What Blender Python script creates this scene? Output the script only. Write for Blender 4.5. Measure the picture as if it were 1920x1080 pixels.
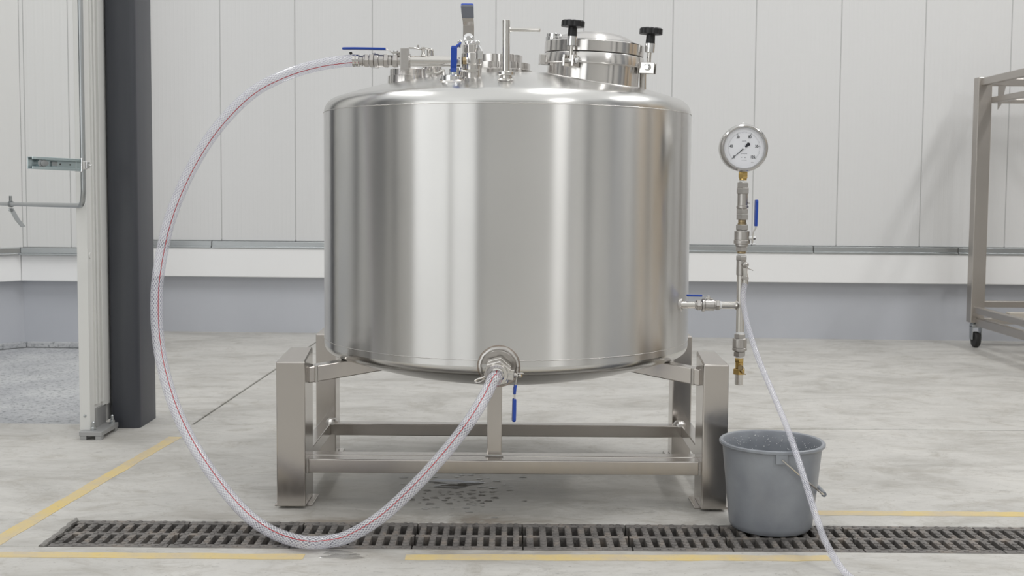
import bpy, bmesh, math, random
from mathutils import Vector, Matrix
random.seed(4)
PI = math.pi
C = bpy.context.scene.collection
sc = bpy.context.scene
for o in list(bpy.data.objects): bpy.data.objects.remove(o)

# ------------------------------------------------------------------ camera
FP, PITCH, ROLL, CH, SY = 2200.0, math.radians(3.87), math.radians(.42), .97, -39.2
CP = Vector((0, 0, CH))
FW = Vector((0, math.cos(PITCH), -math.sin(PITCH)))
R0 = Vector((1, 0, 0)); U0 = Vector((0, math.sin(PITCH), math.cos(PITCH)))
RT = R0*math.cos(ROLL) + U0*math.sin(ROLL)
UP = U0*math.cos(ROLL) - R0*math.sin(ROLL)
cam = bpy.data.cameras.new('camera'); camo = bpy.data.objects.new('camera', cam); C.objects.link(camo)
M = Matrix((RT, UP, -FW)).transposed().to_4x4(); M.translation = CP
camo.matrix_world = M
cam.sensor_width = 36; cam.lens = FP/1920*36; cam.shift_y = SY/1920
cam.clip_start = .05; cam.clip_end = 100
cam.dof.use_dof = True; cam.dof.focus_distance = 3.45; cam.dof.aperture_fstop = 8
sc.camera = camo

# ------------------------------------------------------------------ light
w = bpy.data.worlds.new('world'); sc.world = w; w.use_nodes = True
w.node_tree.nodes['Background'].inputs[0].default_value = (.93, .96, 1, 1)
w.node_tree.nodes['Background'].inputs[1].default_value = .3
def area(name, loc, rot, sx, sy, power, col=(1, 1, 1)):
    l = bpy.data.lights.new(name, 'AREA'); l.shape = 'RECTANGLE'; l.size = sx; l.size_y = sy
    l.energy = power; l.color = col
    o = bpy.data.objects.new(name, l); C.objects.link(o); o.location = loc; o.rotation_euler = rot
    return o
# broad overhead panel added as soft fill, strip lights under the roof, daylight from the glazed left side of the hall
def rad(r, sx, sy): return r*PI*sx*sy
area('overhead_fill', (-.3, .9, 5.12), (0, 0, 0), 13, 15, rad(.50, 13, 15), (.965, .985, 1))
for x, y, p in [(-2.6, 4.3, 42), (.9, 4.3, 42), (4.4, 4.3, 62)]:
    area('strip_light', (x, y, 4.9), (0, 0, 0), .35, 2.4, p, (1, .995, .985))
area('strip_light', (4.3, -2.9, 4.9), (0, 0, 0), .22, 2.4, 95, (1, .995, .985))
area('side_daylight', (-6.93, -3.6, 2.2), (PI/2, 0, -PI/2), 5.4, 3.6, rad(1.12, 5.4, 3.6), (.97, .99, 1))
area('rear_band_light', (-5.1, -6.93, 2.2), (PI/2, 0, 0), 3.2, 3.6, rad(1.12, 3.2, 3.6), (.97, .99, 1))  # panel added on the rear wall to extend the tank's bright band
sc.view_settings.view_transform = 'Standard'; sc.view_settings.look = 'None'
sc.view_settings.gamma = 1; sc.view_settings.exposure = 0.30
sc.view_settings.use_curve_mapping = False

# ------------------------------------------------------------------ helpers
def at(px, py, Y):
    d = FW + RT*((px-960)/FP) + UP*((540+SY-py)/FP)
    return CP + d*(Y/d.y)
def onz(px, py, z=0):
    d = FW + RT*((px-960)/FP) + UP*((540+SY-py)/FP)
    return CP + d*((z-CH)/d.z)

def frame(ax):
    ax = Vector(ax).normalized()
    a = Vector((0, 0, 1)) if abs(ax.z) < .9 else Vector((0, 1, 0))
    u = a.cross(ax).normalized(); v = ax.cross(u)
    return u, v, ax

class MB:
    def __init__(s): s.v = []; s.f = []; s.uv = None
    def add(s, vs, fs):
        o = len(s.v); s.v += [Vector(p) for p in vs]; s.f += [tuple(i+o for i in f) for f in fs]; return s
    def box(s, lo, hi):
        x0, y0, z0 = lo; x1, y1, z1 = hi
        return s.add([(x0,y0,z0),(x1,y0,z0),(x1,y1,z0),(x0,y1,z0),(x0,y0,z1),(x1,y0,z1),(x1,y1,z1),(x0,y1,z1)],
                     [(0,3,2,1),(4,5,6,7),(0,1,5,4),(1,2,6,5),(2,3,7,6),(3,0,4,7)])
    def obox(s, c, ax, size, up=(0,0,1)):
        """box centred c; size=(along ax, across, along up-ish)"""
        a = Vector(ax).normalized(); b = Vector(up).cross(a).normalized(); u = a.cross(b)
        c = Vector(c); L, W, H = [q/2 for q in size]
        vs = [c+a*i*L+b*j*W+u*k*H for k in (-1,1) for (i,j) in ((-1,-1),(1,-1),(1,1),(-1,1))]
        return s.add(vs, [(0,3,2,1),(4,5,6,7),(0,1,5,4),(1,2,6,5),(2,3,7,6),(3,0,4,7)])
    def lathe(s, o, ax, prof, n=24, a0=0, cap=True):
        """prof: list of (radius, distance along axis)"""
        u, v, a = frame(ax); o = Vector(o); base = len(s.v); rings = []
        for r, h in prof:
            if r < 1e-6:
                s.v.append(o+a*h); rings.append([len(s.v)-1])
            else:
                rg = []
                for k in range(n):
                    t = a0+2*PI*k/n
                    s.v.append(o+a*h+(u*math.cos(t)+v*math.sin(t))*r); rg.append(len(s.v)-1)
                rings.append(rg)
        for A, B in zip(rings, rings[1:]):
            if len(A) == 1 and len(B) == 1: continue
            for k in range(n):
                k2 = (k+1) % n
                if len(A) == 1: s.f.append((A[0], B[k2], B[k]))
                elif len(B) == 1: s.f.append((A[k], A[k2], B[0]))
                else: s.f.append((A[k], A[k2], B[k2], B[k]))
        if cap:
            if len(rings[0]) > 1: s.f.append(tuple(reversed(rings[0])))
            if len(rings[-1]) > 1: s.f.append(tuple(rings[-1]))
        return s
    def cyl(s, p0, p1, r, r2=None, n=20, ch=0):
        p0 = Vector(p0); p1 = Vector(p1); L = (p1-p0).length; r2 = r if r2 is None else r2
        pr = [(r-ch, 0), (r, ch), (r2, L-ch), (r2-ch, L)] if ch else [(r, 0), (r2, L)]
        return s.lathe(p0, p1-p0, pr, n)
    def hexa(s, p0, p1, r, a0=0):
        p0 = Vector(p0); p1 = Vector(p1); L = (p1-p0).length; c = min(.0015, L*.15)
        return s.lathe(p0, p1-p0, [(r*.94, 0), (r, c), (r, L-c), (r*.94, L)], 6, a0)
    def tube(s, pts, r, n=10, cap=True, uv=False):
        pts = [Vector(p) for p in pts]; m = len(pts); base = len(s.v)
        tan = [(pts[min(i+1, m-1)]-pts[max(i-1, 0)]).normalized() for i in range(m)]
        u = frame(tan[0])[0]; L = 0; lens = []
        for i in range(m):
            if i: L += (pts[i]-pts[i-1]).length
            lens.append(L)
            u = (u-tan[i]*u.dot(tan[i])).normalized(); v = tan[i].cross(u)
            rr = r[i] if isinstance(r, (list, tuple)) else r
            for k in range(n):
                t = 2*PI*k/n
                s.v.append(pts[i]+(u*math.cos(t)+v*math.sin(t))*rr)
        f0 = len(s.f)
        for i in range(m-1):
            for k in range(n):
                k2 = (k+1) % n
                s.f.append((base+i*n+k, base+i*n+k2, base+(i+1)*n+k2, base+(i+1)*n+k))
        if uv:
            s.uv = {}
            for i in range(m-1):
                for k in range(n):
                    s.uv[f0+i*n+k] = [(k/n, lens[i]), ((k+1)/n, lens[i]), ((k+1)/n, lens[i+1]), (k/n, lens[i+1])]
        if cap:
            s.f.append(tuple(base+k for k in reversed(range(n)))); s.f.append(tuple(base+(m-1)*n+k for k in range(n)))
        return s
    def strap(s, pts, wd, w_, t):
        """flat bar swept along a polyline; wd = width direction"""
        pts = [Vector(p) for p in pts]; m = len(pts); wd = Vector(wd).normalized(); base = len(s.v)
        for i in range(m):
            tg = (pts[min(i+1, m-1)]-pts[max(i-1, 0)]).normalized()
            nrm = tg.cross(wd).normalized()
            ww = w_[i] if isinstance(w_, (list, tuple)) else w_
            for a, b in ((-1,-1),(1,-1),(1,1),(-1,1)): s.v.append(pts[i]+wd*a*ww/2+nrm*b*t/2)
        for i in range(m-1):
            for k in range(4):
                k2 = (k+1) % 4
                s.f.append((base+i*4+k, base+i*4+k2, base+(i+1)*4+k2, base+(i+1)*4+k))
        s.f.append((base+3, base+2, base+1, base)); e = base+(m-1)*4
        s.f.append((e, e+1, e+2, e+3)); return s
    def prism(s, poly, z0, z1):
        n = len(poly)
        vs = [(x, y, z0) for x, y in poly]+[(x, y, z1) for x, y in poly]
        return s.add(vs, [tuple(reversed(range(n))), tuple(range(n, 2*n))]+[(k, (k+1) % n, n+(k+1) % n, n+k) for k in range(n)])
    def build(s, name, mat, parent=None, bevel=0, seg=2, ang=32, recalc=True):
        off = Vector((0, 0, 0)); p = parent
        while p: off += p.location; p = p.parent
        me = bpy.data.meshes.new(name)
        me.from_pydata([v-off for v in s.v], [], s.f)
        if s.uv:
            l = me.uv_layers.new(name='UVMap')
            for fi, uvs in s.uv.items():
                for li, q in zip(me.polygons[fi].loop_indices, uvs): l.data[li].uv = q
        bm = bmesh.new(); bm.from_mesh(me)
        if recalc: bmesh.ops.recalc_face_normals(bm, faces=bm.faces)
        if bevel:
            es = [e for e in bm.edges if len(e.link_faces) == 2 and e.calc_face_angle(0) > math.radians(ang)]
            bmesh.ops.bevel(bm, geom=es, offset=bevel, segments=seg, profile=.5, affect='EDGES', clamp_overlap=True)
        lim = math.radians(14 if bevel else ang)
        for e in bm.edges:
            if len(e.link_faces) == 2: e.smooth = e.calc_face_angle(0) < lim
        for f in bm.faces: f.smooth = True
        bm.to_mesh(me); bm.free()
        me.materials.append(MAT[mat] if isinstance(mat, str) else mat)
        o = bpy.data.objects.new(name, me); C.objects.link(o); o.parent = parent
        return o

def tag(o, label=None, cat=None, group=None, kind=None):
    if label: o['label'] = label
    if cat: o['category'] = cat
    if group: o['group'] = group
    if kind: o['kind'] = kind
    return o
def thing(name, label, cat, loc, group=None):
    o = bpy.data.objects.new(name, None); C.objects.link(o); o.location = loc; o.empty_display_size = .05
    return tag(o, label, cat, group)
def spline(pts, n=8):
    pts = [Vector(p) for p in pts]; out = []
    for i in range(len(pts)-1):
        p0 = pts[max(i-1, 0)]; p1 = pts[i]; p2 = pts[i+1]; p3 = pts[min(i+2, len(pts)-1)]
        for k in range(n):
            t = k/n
            out.append(.5*((2*p1)+(p2-p0)*t+(2*p0-5*p1+4*p2-p3)*t*t+(3*p1-p0-3*p2+p3)*t**3))
    out.append(pts[-1]); return out

# ------------------------------------------------------------------ materials
MAT = {}
def mat(name, col, rough=.5, metal=0, **kw):
    m = bpy.data.materials.new(name); m.use_nodes = True
    b = m.node_tree.nodes['Principled BSDF']
    b.inputs['Base Color'].default_value = (*col, 1); b.inputs['Roughness'].default_value = rough
    b.inputs['Metallic'].default_value = metal
    for k, v in kw.items(): b.inputs[k.replace('_', ' ')].default_value = v
    MAT[name] = m; return m, m.node_tree.nodes, m.node_tree.links, b
def N(nodes, t, **kw):
    n = nodes.new(t)
    for k, v in kw.items():
        if k in n.inputs: n.inputs[k].default_value = v
        else: setattr(n, k, v)
    return n
def math_(nodes, links, op, a, b=None):
    n = nodes.new('ShaderNodeMath'); n.operation = op
    for i, q in enumerate((a, b)):
        if q is None: continue
        if isinstance(q, (int, float)): n.inputs[i].default_value = q
        else: links.new(q, n.inputs[i])
    return n.outputs[0]
def ramp(nodes, links, fac, stops):
    n = nodes.new('ShaderNodeValToRGB'); cr = n.color_ramp
    while len(cr.elements) < len(stops): cr.elements.new(.5)
    for e, (p, c) in zip(cr.elements, stops):
        e.position = p; e.color = (*c, 1) if len(c) == 3 else c
    links.new(fac, n.inputs[0]); return n
def noise_tex(nodes, links, scale, stretch=(1,1,1), detail=4, rough=.55, coord='Object'):
    tc = nodes.new('ShaderNodeTexCoord'); mp = nodes.new('ShaderNodeMapping')
    mp.inputs['Scale'].default_value = stretch
    links.new(tc.outputs[coord], mp.inputs[0])
    n = nodes.new('ShaderNodeTexNoise'); n.inputs['Scale'].default_value = scale
    n.inputs['Detail'].default_value = detail; n.inputs['Roughness'].default_value = rough
    links.new(mp.outputs[0], n.inputs[0]); return n
def bump(nodes, links, b, h, strength=.2, dist=.01):
    n = nodes.new('ShaderNodeBump'); n.inputs['Strength'].default_value = strength; n.inputs['Distance'].default_value = dist
    links.new(h, n.inputs['Height']); links.new(n.outputs[0], b.inputs['Normal']); return n
def mix_(nodes, links, fac, a, b, mode='MIX'):
    n = nodes.new('ShaderNodeMix'); n.data_type = 'RGBA'; n.blend_type = mode
    for i, q in ((0, fac), (6, a), (7, b)):
        if isinstance(q, (int, float)): n.inputs[i].default_value = q
        elif isinstance(q, tuple): n.inputs[i].default_value = (*q, 1)
        else: links.new(q, n.inputs[i])
    return n.outputs[2]

# brushed shell: horizontal grain spreads reflections vertically
def brushed(name, col, rough, aniso, tangent=None, scale=(1, 1, 60), amp=.35, rot=0.0):
    m, n, l, b = mat(name, col, rough, 1)
    b.inputs['Anisotropic'].default_value = aniso
    b.inputs['Anisotropic Rotation'].default_value = rot
    if tangent:
        t = n.new('ShaderNodeTangent'); t.direction_type = 'RADIAL'; t.axis = tangent
        l.new(t.outputs[0], b.inputs['Tangent'])
    nz = noise_tex(n, l, 6, scale, 3)
    nb = noise_tex(n, l, 1.6, (1, 1, 1), 2)
    r = ramp(n, l, nz.outputs[0], [(.3, (rough-amp*.2,)*3), (.7, (rough+amp*.2,)*3)])
    l.new(r.outputs[0], b.inputs['Roughness'])
    c = ramp(n, l, nb.outputs[0], [(.3, tuple(q*.94 for q in col)), (.7, tuple(min(1, q*1.04) for q in col))])
    l.new(c.outputs[0], b.inputs['Base Color'])
    return m
brushed('shell_steel', (.68, .675, .665), .28, 1.0, 'Z', (1, 1, 60), .03, .25)
brushed('head_steel', (.67, .665, .65), .25, .6, 'Z', (1, 1, 30), .04, .25)
brushed('frame_steel', (.54, .51, .48), .2, 0, None, (10, 10, 1.5), .12)
brushed('hatch_steel', (.70, .68, .66), .2, .7, 'Z', (1, 1, 40), .04, .25)
mat('fitting_steel', (.70, .68, .65), .19, 1)
mat('chrome', (.8, .8, .8), .08, 1); mat('bezel_steel', (.55, .54, .53), .16, 1)
m, n, l, b = mat('cast_steel', (.52, .50, .48), .34, 1)
nz = noise_tex(n, l, 260, (1,1,1), 2); bump(n, l, b, nz.outputs[0], .15, .002)
m, n, l, b = mat('weld', (.68, .66, .64), .33, 1)
nz = noise_tex(n, l, 190, (1,1,1), 3); bump(n, l, b, nz.outputs[0], .5, .002)
m, n, l, b = mat('heat_tint', (.42, .36, .32), .4, 1)
m, n, l, b = mat('brass', (.62, .44, .17), .26, 1)
mat('old_brass', (.42, .33, .2), .35, 1)
mat('tape', (.85, .85, .85), .6)
mat('blue_grip', (.014, .065, .40), .3)
mat('grey_grip', (.16, .17, .2), .35)
mat('black_plastic', (.012, .012, .013), .38)
mat('rubber', (.02, .02, .02), .6)
mat('galvanised', (.45, .47, .48), .34, 1)
mat('zinc_plate', (.58, .68, .70), .28, 1)
mat('dial_white', (.93, .94, .98), .5)
mat('ink', (.015, .016, .025), .5)
mat('ink_grey', (.2, .2, .24), .6)
m, n, l, b = mat('gauge_glass', (1, 1, 1), .02)
for x in list(n):
    if x.type == 'BSDF_PRINCIPLED': n.remove(x)
tr = n.new('ShaderNodeBsdfTransparent'); gl = n.new('ShaderNodeBsdfGlossy'); gl.inputs['Roughness'].default_value = .03
fr = n.new('ShaderNodeFresnel'); fr.inputs[0].default_value = 1.12; mx = n.new('ShaderNodeMixShader')
l.new(fr.outputs[0], mx.inputs[0]); l.new(tr.outputs[0], mx.inputs[1]); l.new(gl.outputs[0], mx.inputs[2])
l.new(mx.outputs[0], n['Material Output'].inputs[0])
# bucket plastic with water spots
m, n, l, b = mat('bucket_plastic', (.26, .275, .30), .3)
nz = noise_tex(n, l, 9, (1, 1, 1), 5)
c = ramp(n, l, nz.outputs[0], [(.35, (.245, .26, .29)), (.7, (.31, .33, .36))]); l.new(c.outputs[0], b.inputs['Base Color'])
nz = noise_tex(n, l, 300, (1, 1, 1), 2); bump(n, l, b, nz.outputs[0], .08, .002)
mat('water_drop', (.9, .9, .92), .04, 0, IOR=1.33)
# cast iron grating
m, n, l, b = mat('cast_iron', (.13, .115, .105), .62, .3)
nz = noise_tex(n, l, 22, (1, 1, 1), 6)
c = ramp(n, l, nz.outputs[0], [(.3, (.115, .108, .103)), (.52, (.20, .188, .178)), (.75, (.29, .25, .215))]); l.new(c.outputs[0], b.inputs['Base Color'])
nz = noise_tex(n, l, 160, (1, 1, 1), 4); bump(n, l, b, nz.outputs[0], .5, .004)
m, n, l, b = mat('mortar', (.25, .24, .225), .85)
nz = noise_tex(n, l, 60, (1, 1, 1), 4); bump(n, l, b, nz.outputs[0], .8, .01)
m, n, l, b = mat('trench', (.09, .088, .085), .8)
# concrete floor: trowel streaks, stains, damp area by the tank
def concrete(name, base, damp=True):
    m, n, l, b = mat(name, base, .5)
    tc = n.new('ShaderNodeNewGeometry')
    def nt(scale, st, det=5, ro=.6, dist=0):
        mp = n.new('ShaderNodeMapping'); mp.inputs['Scale'].default_value = st
        l.new(tc.outputs['Position'], mp.inputs[0])
        q = n.new('ShaderNodeTexNoise'); q.inputs['Scale'].default_value = scale; q.inputs['Detail'].default_value = det
        q.inputs['Roughness'].default_value = ro; q.inputs['Distortion'].default_value = dist
        l.new(mp.outputs[0], q.inputs[0]); return q.outputs[0]
    s1 = nt(2.2, (.8, 1.5, 1), 8, .7, .8)
    c = ramp(n, l, s1, [(.30, tuple(q*w_ for q, w_ in zip(base, (.70, .69, .67)))), (.50, base), (.70, tuple(min(1, q*1.16) for q in base))]).outputs[0]
    s2 = nt(6, (.9, 1.3, 1), 9, .78, 1.4)
    r2 = ramp(n, l, s2, [(.50, (0, 0, 0)), (.68, (1, 1, 1))]).outputs[0]
    c = mix_(n, l, math_(n, l, 'MULTIPLY', r2, .7), c, tuple(q*w_ for q, w_ in zip(base, (.66, .63, .58))))
    s6 = nt(14, (.45, 1.6, 1), 8, .8, 2.2)
    r6 = ramp(n, l, s6, [(.57, (0, 0, 0)), (.70, (1, 1, 1))]).outputs[0]
    c = mix_(n, l, math_(n, l, 'MULTIPLY', r6, .85), c, tuple(q*.45 for q in base))
    s3 = nt(60, (1, 1, 1), 4, .7)
    r3 = ramp(n, l, s3, [(.62, (0, 0, 0)), (.70, (1, 1, 1))]).outputs[0]
    c = mix_(n, l, math_(n, l, 'MULTIPLY', r3, .5), c, (.16, .13, .11))
    rough = .52
    if damp:
        # brown traffic stains along the drain
        sep = n.new('ShaderNodeSeparateXYZ'); l.new(tc.outputs['Position'], sep.inputs[0])
        def falloff(v, c0, wd):
            return math_(n, l, 'MAXIMUM', math_(n, l, 'SUBTRACT', 1, math_(n, l, 'DIVIDE', math_(n, l, 'ABSOLUTE', math_(n, l, 'SUBTRACT', v, c0)), wd)), 0)
        dy = falloff(sep.outputs[1], 3.25, .30); dx = falloff(sep.outputs[0], -.25, 1.0)
        s4 = nt(3.2, (.9, 1.6, 1), 7, .68, .8)
        r4 = ramp(n, l, s4, [(.42, (0, 0, 0)), (.62, (1, 1, 1))]).outputs[0]
        k = math_(n, l, 'MULTIPLY', math_(n, l, 'MULTIPLY', dy, dx), r4)
        c = mix_(n, l, math_(n, l, 'MINIMUM', math_(n, l, 'MULTIPLY', k, 1.9), .85), c, (.24, .205, .165))
        # damp patch under the outlet
        wx = falloff(sep.outputs[0], -.22, .75); wy = falloff(sep.outputs[1], 3.72, .42)
        s5 = nt(4.5, (.5, 1.6, 1), 6, .65, .4)
        wet = math_(n, l, 'MULTIPLY', math_(n, l, 'MULTIPLY', wx, wy), 1.3)
        wet = math_(n, l, 'ADD', wet, math_(n, l, 'MULTIPLY', s5, 1.5))
        wet = math_(n, l, 'MULTIPLY', wet, .6)
        wet = ramp(n, l, wet, [(.62, (0, 0, 0)), (.80, (1, 1, 1))]).outputs[0]
        c = mix_(n, l, math_(n, l, 'MULTIPLY', wet, .62), c, (.20, .19, .165))
        rgh = ramp(n, l, wet, [(0, (.5,)*3), (1, (.30,)*3)]).outputs[0]; l.new(rgh, b.inputs['Roughness'])
    l.new(c, b.inputs['Base Color'])
    bump(n, l, b, s3, .12, .004)
    return m
concrete('concrete', (.52, .507, .48))
m, n, l, b = mat('rough_concrete', (.46, .47, .49), .85)
tc = n.new('ShaderNodeNewGeometry')
def simple_noise(n, l, out, scale, det=5, ro=.65):
    q = n.new('ShaderNodeTexNoise'); q.inputs['Scale'].default_value = scale; q.inputs['Detail'].default_value = det
    q.inputs['Roughness'].default_value = ro; l.new(out, q.inputs[0]); return q.outputs[0]
a_ = simple_noise(n, l, tc.outputs['Position'], 3.2); b_ = simple_noise(n, l, tc.outputs['Position'], 45, 6, .8)
c = ramp(n, l, a_, [(.35, (.55, .56, .585)), (.65, (.72, .73, .74))]).outputs[0]
r3 = ramp(n, l, b_, [(.38, (1, 1, 1)), (.48, (0, 0, 0))]).outputs[0]
c = mix_(n, l, math_(n, l, 'MULTIPLY', r3, .75), c, (.16, .18, .20)); l.new(c, b.inputs['Base Color'])
bump(n, l, b, b_, .8, .02)
# worn yellow floor paint
m, n, l, b = mat('yellow_paint', (.62, .45, .14), .55)
tc = n.new('ShaderNodeNewGeometry')
a_ = simple_noise(n, l, tc.outputs['Position'], 5, 6, .7); b_ = simple_noise(n, l, tc.outputs['Position'], 70, 4, .7)
c = ramp(n, l, a_, [(.36, (.54, .46, .34)), (.5, (.62, .50, .27)), (.66, (.67, .51, .19))]).outputs[0]
r3 = ramp(n, l, b_, [(.58, (0, 0, 0)), (.72, (1, 1, 1))]).outputs[0]
c = mix_(n, l, math_(n, l, 'MULTIPLY', r3, .6), c, (.42, .38, .30)); l.new(c, b.inputs['Base Color'])
# fine-ribbed white sandwich panel
def ribbed(name, col, per, st):
    m, n, l, b = mat(name, col, .42)
    tc = n.new('ShaderNodeTexCoord'); sp = n.new('ShaderNodeSeparateXYZ'); l.new(tc.outputs['Object'], sp.inputs[0])
    s1 = math_(n, l, 'SINE', math_(n, l, 'MULTIPLY', sp.outputs[0], 2*PI/per))
    s1 = math_(n, l, 'SMOOTH_MAX', s1, .55)
    bump(n, l, b, s1, st, .004)
    return m
ribbed('panel_white', (.69, .69, .69), .027, .16)
ribbed('panel_white_left', (.70, .70, .69), .05, .25)
mat('fascia_white', (.86, .86, .86), .4)
m, n, l, b = mat('dado_grey', (.40, .415, .455), .45)
a_ = noise_tex(n, l, 1.3, (1, 1, 1), 4)
c = ramp(n, l, a_.outputs[0], [(.3, (.47, .485, .525)), (.7, (.52, .535, .575))]); l.new(c.outputs[0], b.inputs['Base Color'])
mat('jamb_white', (.73, .73, .71), .38)
mat('groove_dark', (.18, .18, .18), .7); mat('groove_grey', (.42, .42, .42), .7)
mat('floor_gap', (.12, .11, .10), .9)
m, n, l, b = mat('column_grey', (.050, .054, .066), .42)
a_ = noise_tex(n, l, 3, (3, 3, .25), 4)
c = ramp(n, l, a_.outputs[0], [(.35, (.043, .046, .058)), (.7, (.062, .066, .076))]); l.new(c.outputs[0], b.inputs['Base Color'])
m, n, l, b = mat('base_plate_steel', (.40, .40, .40), .5, .6)
mat('hall_wall', (.62, .615, .60), .6)
mat('hall_dark', (.10, .105, .115), .5)
mat('hall_grey', (.26, .27, .29), .5)
mat('hall_beige', (.50, .40, .29), .6)
m, n, l, b = mat('rack_steel', (.50, .47, .44), .36, 1)
mat('rack_pale', (.60, .56, .50), .5, .5)
# reinforced clear hose
def hose_mat(name, nthr, pitch, base, thr):
    m, n, l, b = mat(name, (.80, .80, .86), .16)
    b.inputs['Coat Weight'].default_value = .6; b.inputs['Coat Roughness'].default_value = .08
    uv = n.new('ShaderNodeUVMap'); sp = n.new('ShaderNodeSeparateXYZ'); l.new(uv.outputs[0], sp.inputs[0])
    A = math_(n, l, 'MULTIPLY', sp.outputs[0], nthr*2*PI); B = math_(n, l, 'MULTIPLY', sp.outputs[1], 2*PI/pitch)
    p = math_(n, l, 'COSINE', math_(n, l, 'ADD', A, B)); q = math_(n, l, 'COSINE', math_(n, l, 'SUBTRACT', A, B))
    t = math_(n, l, 'MAXIMUM', p, q)
    th = ramp(n, l, t, [(.55, (0, 0, 0)), (.82, (1, 1, 1))]).outputs[0]
    fac = math_(n, l, 'ADD', base, math_(n, l, 'MULTIPLY', th, thr))
    col = mix_(n, l, th, (.62, .62, .72), (.93, .93, .95)); l.new(col, b.inputs['Base Color'])
    tr = n.new('ShaderNodeBsdfTransparent'); tr.inputs[0].default_value = (.93, .93, .96, 1)
    mx = n.new('ShaderNodeMixShader'); l.new(fac, mx.inputs[0]); l.new(tr.outputs[0], mx.inputs[1]); l.new(b.outputs[0], mx.inputs[2])
    l.new(mx.outputs[0], n['Material Output'].inputs[0])
    bump(n, l, b, th, .35, .002)
hose_mat('hose_clear', 14, .013, .24, .42)
hose_mat('hose_thin', 10, .009, .26, .30)
mat('hose_red', (.48, .03, .035), .3)
mat('hose_blue', (.06, .09, .22), .3)
m, n, l, b = mat('puddle_water', (.30, .30, .29), .06); b.inputs['IOR'].default_value = 1.33
for x in list(n):
    if x.type == 'BSDF_PRINCIPLED': n.remove(x)
tr = n.new('ShaderNodeBsdfTransparent'); tr.inputs[0].default_value = (1, 1, 1, 1)
gl = n.new('ShaderNodeBsdfGlossy'); gl.inputs['Roughness'].default_value = .05
fr = n.new('ShaderNodeFresnel'); fr.inputs[0].default_value = 1.5; mx = n.new('ShaderNodeMixShader')
l.new(fr.outputs[0], mx.inputs[0]); l.new(tr.outputs[0], mx.inputs[1]); l.new(gl.outputs[0], mx.inputs[2])
l.new(mx.outputs[0], n['Material Output'].inputs[0])

# ------------------------------------------------------------------ the setting
DY0, DY1, DX0 = 3.092, 3.342, -1.262          # drain trench
floor = MB().box((-7, -7, -.30), (6.5, 9, -.16)).build('floor', 'floor_gap'); tag(floor, kind='structure')
JY = 4.72; g = .006
def slab(poly, m='concrete', z=0): return MB().prism(poly, -.16, z).build('slab', m, floor, bevel=.003, seg=1)
def rect(x0, x1, y0, y1): return [(x0, y0), (x1, y0), (x1, y1), (x0, y1)]
slab(rect(-7, 6.5, -7, DY0)); slab(rect(-7, DX0, DY0+.0005, DY1-.0005)); slab(rect(2.4, 6.5, DY0+.0005, DY1-.0005))
slab([(-7, DY1), (6.5, DY1), (6.5, JY-g), (-7, JY-g)])
slab([(-1.296+g, JY), (6.5, JY+.03), (6.5, 9), (-1.17+g, 9)])
slab([(-1.66, JY), (-1.296-g, JY), (-1.17-g, 9), (-2.9, 9)])
tag(slab([(-7, JY), (-1.66-g, JY), (-2.9-g, 9), (-7, 9)], 'rough_concrete', -.002), 'rough blue-grey unfinished concrete floor slab')
tag(MB().box((DX0, DY0, -.16), (2.4, DY1, -.11)).build('drain_trench', 'trench', floor), 'dark concrete trench under the drain gratings')
# rough mortar lip at the drain's left end
v = MB(); pts = [(DX0+.004+.003*math.sin(k*2.1)+.004*random.random(), DY0-.006+(DY1-DY0+.012)*k/14, -.001) for k in range(15)]
v.tube([Vector(p) for p in pts], [.0065+.002*random.random() for _ in pts], 7).build('mortar_lip', 'mortar', floor)
def line(poly, lab): tag(MB().prism(poly, -.0005, .0008).build('painted_line', 'yellow_paint', floor), lab)
def worn(p0, p1, wd, nseg=24, amp=.12):
    p0 = Vector(p0); p1 = Vector(p1); d = (p1-p0); nn = Vector((-d.y, d.x)).normalized(); a = []; bb = []
    for k in range(nseg+1):
        q = p0+d*k/nseg
        a.append(q+nn*wd*(.5+amp*random.uniform(-.5, .5))); bb.append(q-nn*wd*(.5+amp*random.uniform(-.5, .5)))
    return [tuple(q) for q in bb]+[tuple(q) for q in reversed(a)]
def ground(px, py): q = onz(px, py); return (q.x, q.y)
line(worn((-1.40, 3.06), (-1.295, 4.475), .048), 'worn yellow line running towards the dark column')
line(worn(ground(-300, 1038), ground(570, 1044), .046), 'faded yellow line in front of the drain, left of the hose')
line(worn(ground(760, 1045), ground(1555, 1047), .046), 'yellow line in front of the drain, below the tank')
line(worn(ground(1530, 962), ground(2000, 965), .048), 'yellow line behind the drain, right of the bucket')

# wall behind the tank: grey base course, white fascia, steel rail, ribbed panels
WA = math.atan(-.0356); wbX, wbY = 0, 7.685
def wall_pt(x, d=0): return (x, wbY-.0356*x-d)
def wall_box(x0, x1, d0, d1, z0, z1, mb=None):
    """box along the back wall; d = distance in front of the base course face"""
    mb = mb or MB()
    a = wall_pt(x0, d0); b_ = wall_pt(x1, d0); c_ = wall_pt(x1, d1); e = wall_pt(x0, d1)
    return mb.prism([e, c_, b_, a], z0, z1)
wallb = wall_box(-2.62, 6.4, -.2, 0, 0, .62).build('wall_back', 'dado_grey'); tag(wallb, kind='structure')
FB, FT = .373, .562
wall_box(-2.62, 6.4, -.01, .075, FB, FT).build('fascia', 'fascia_white', wallb, bevel=.004)
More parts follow.
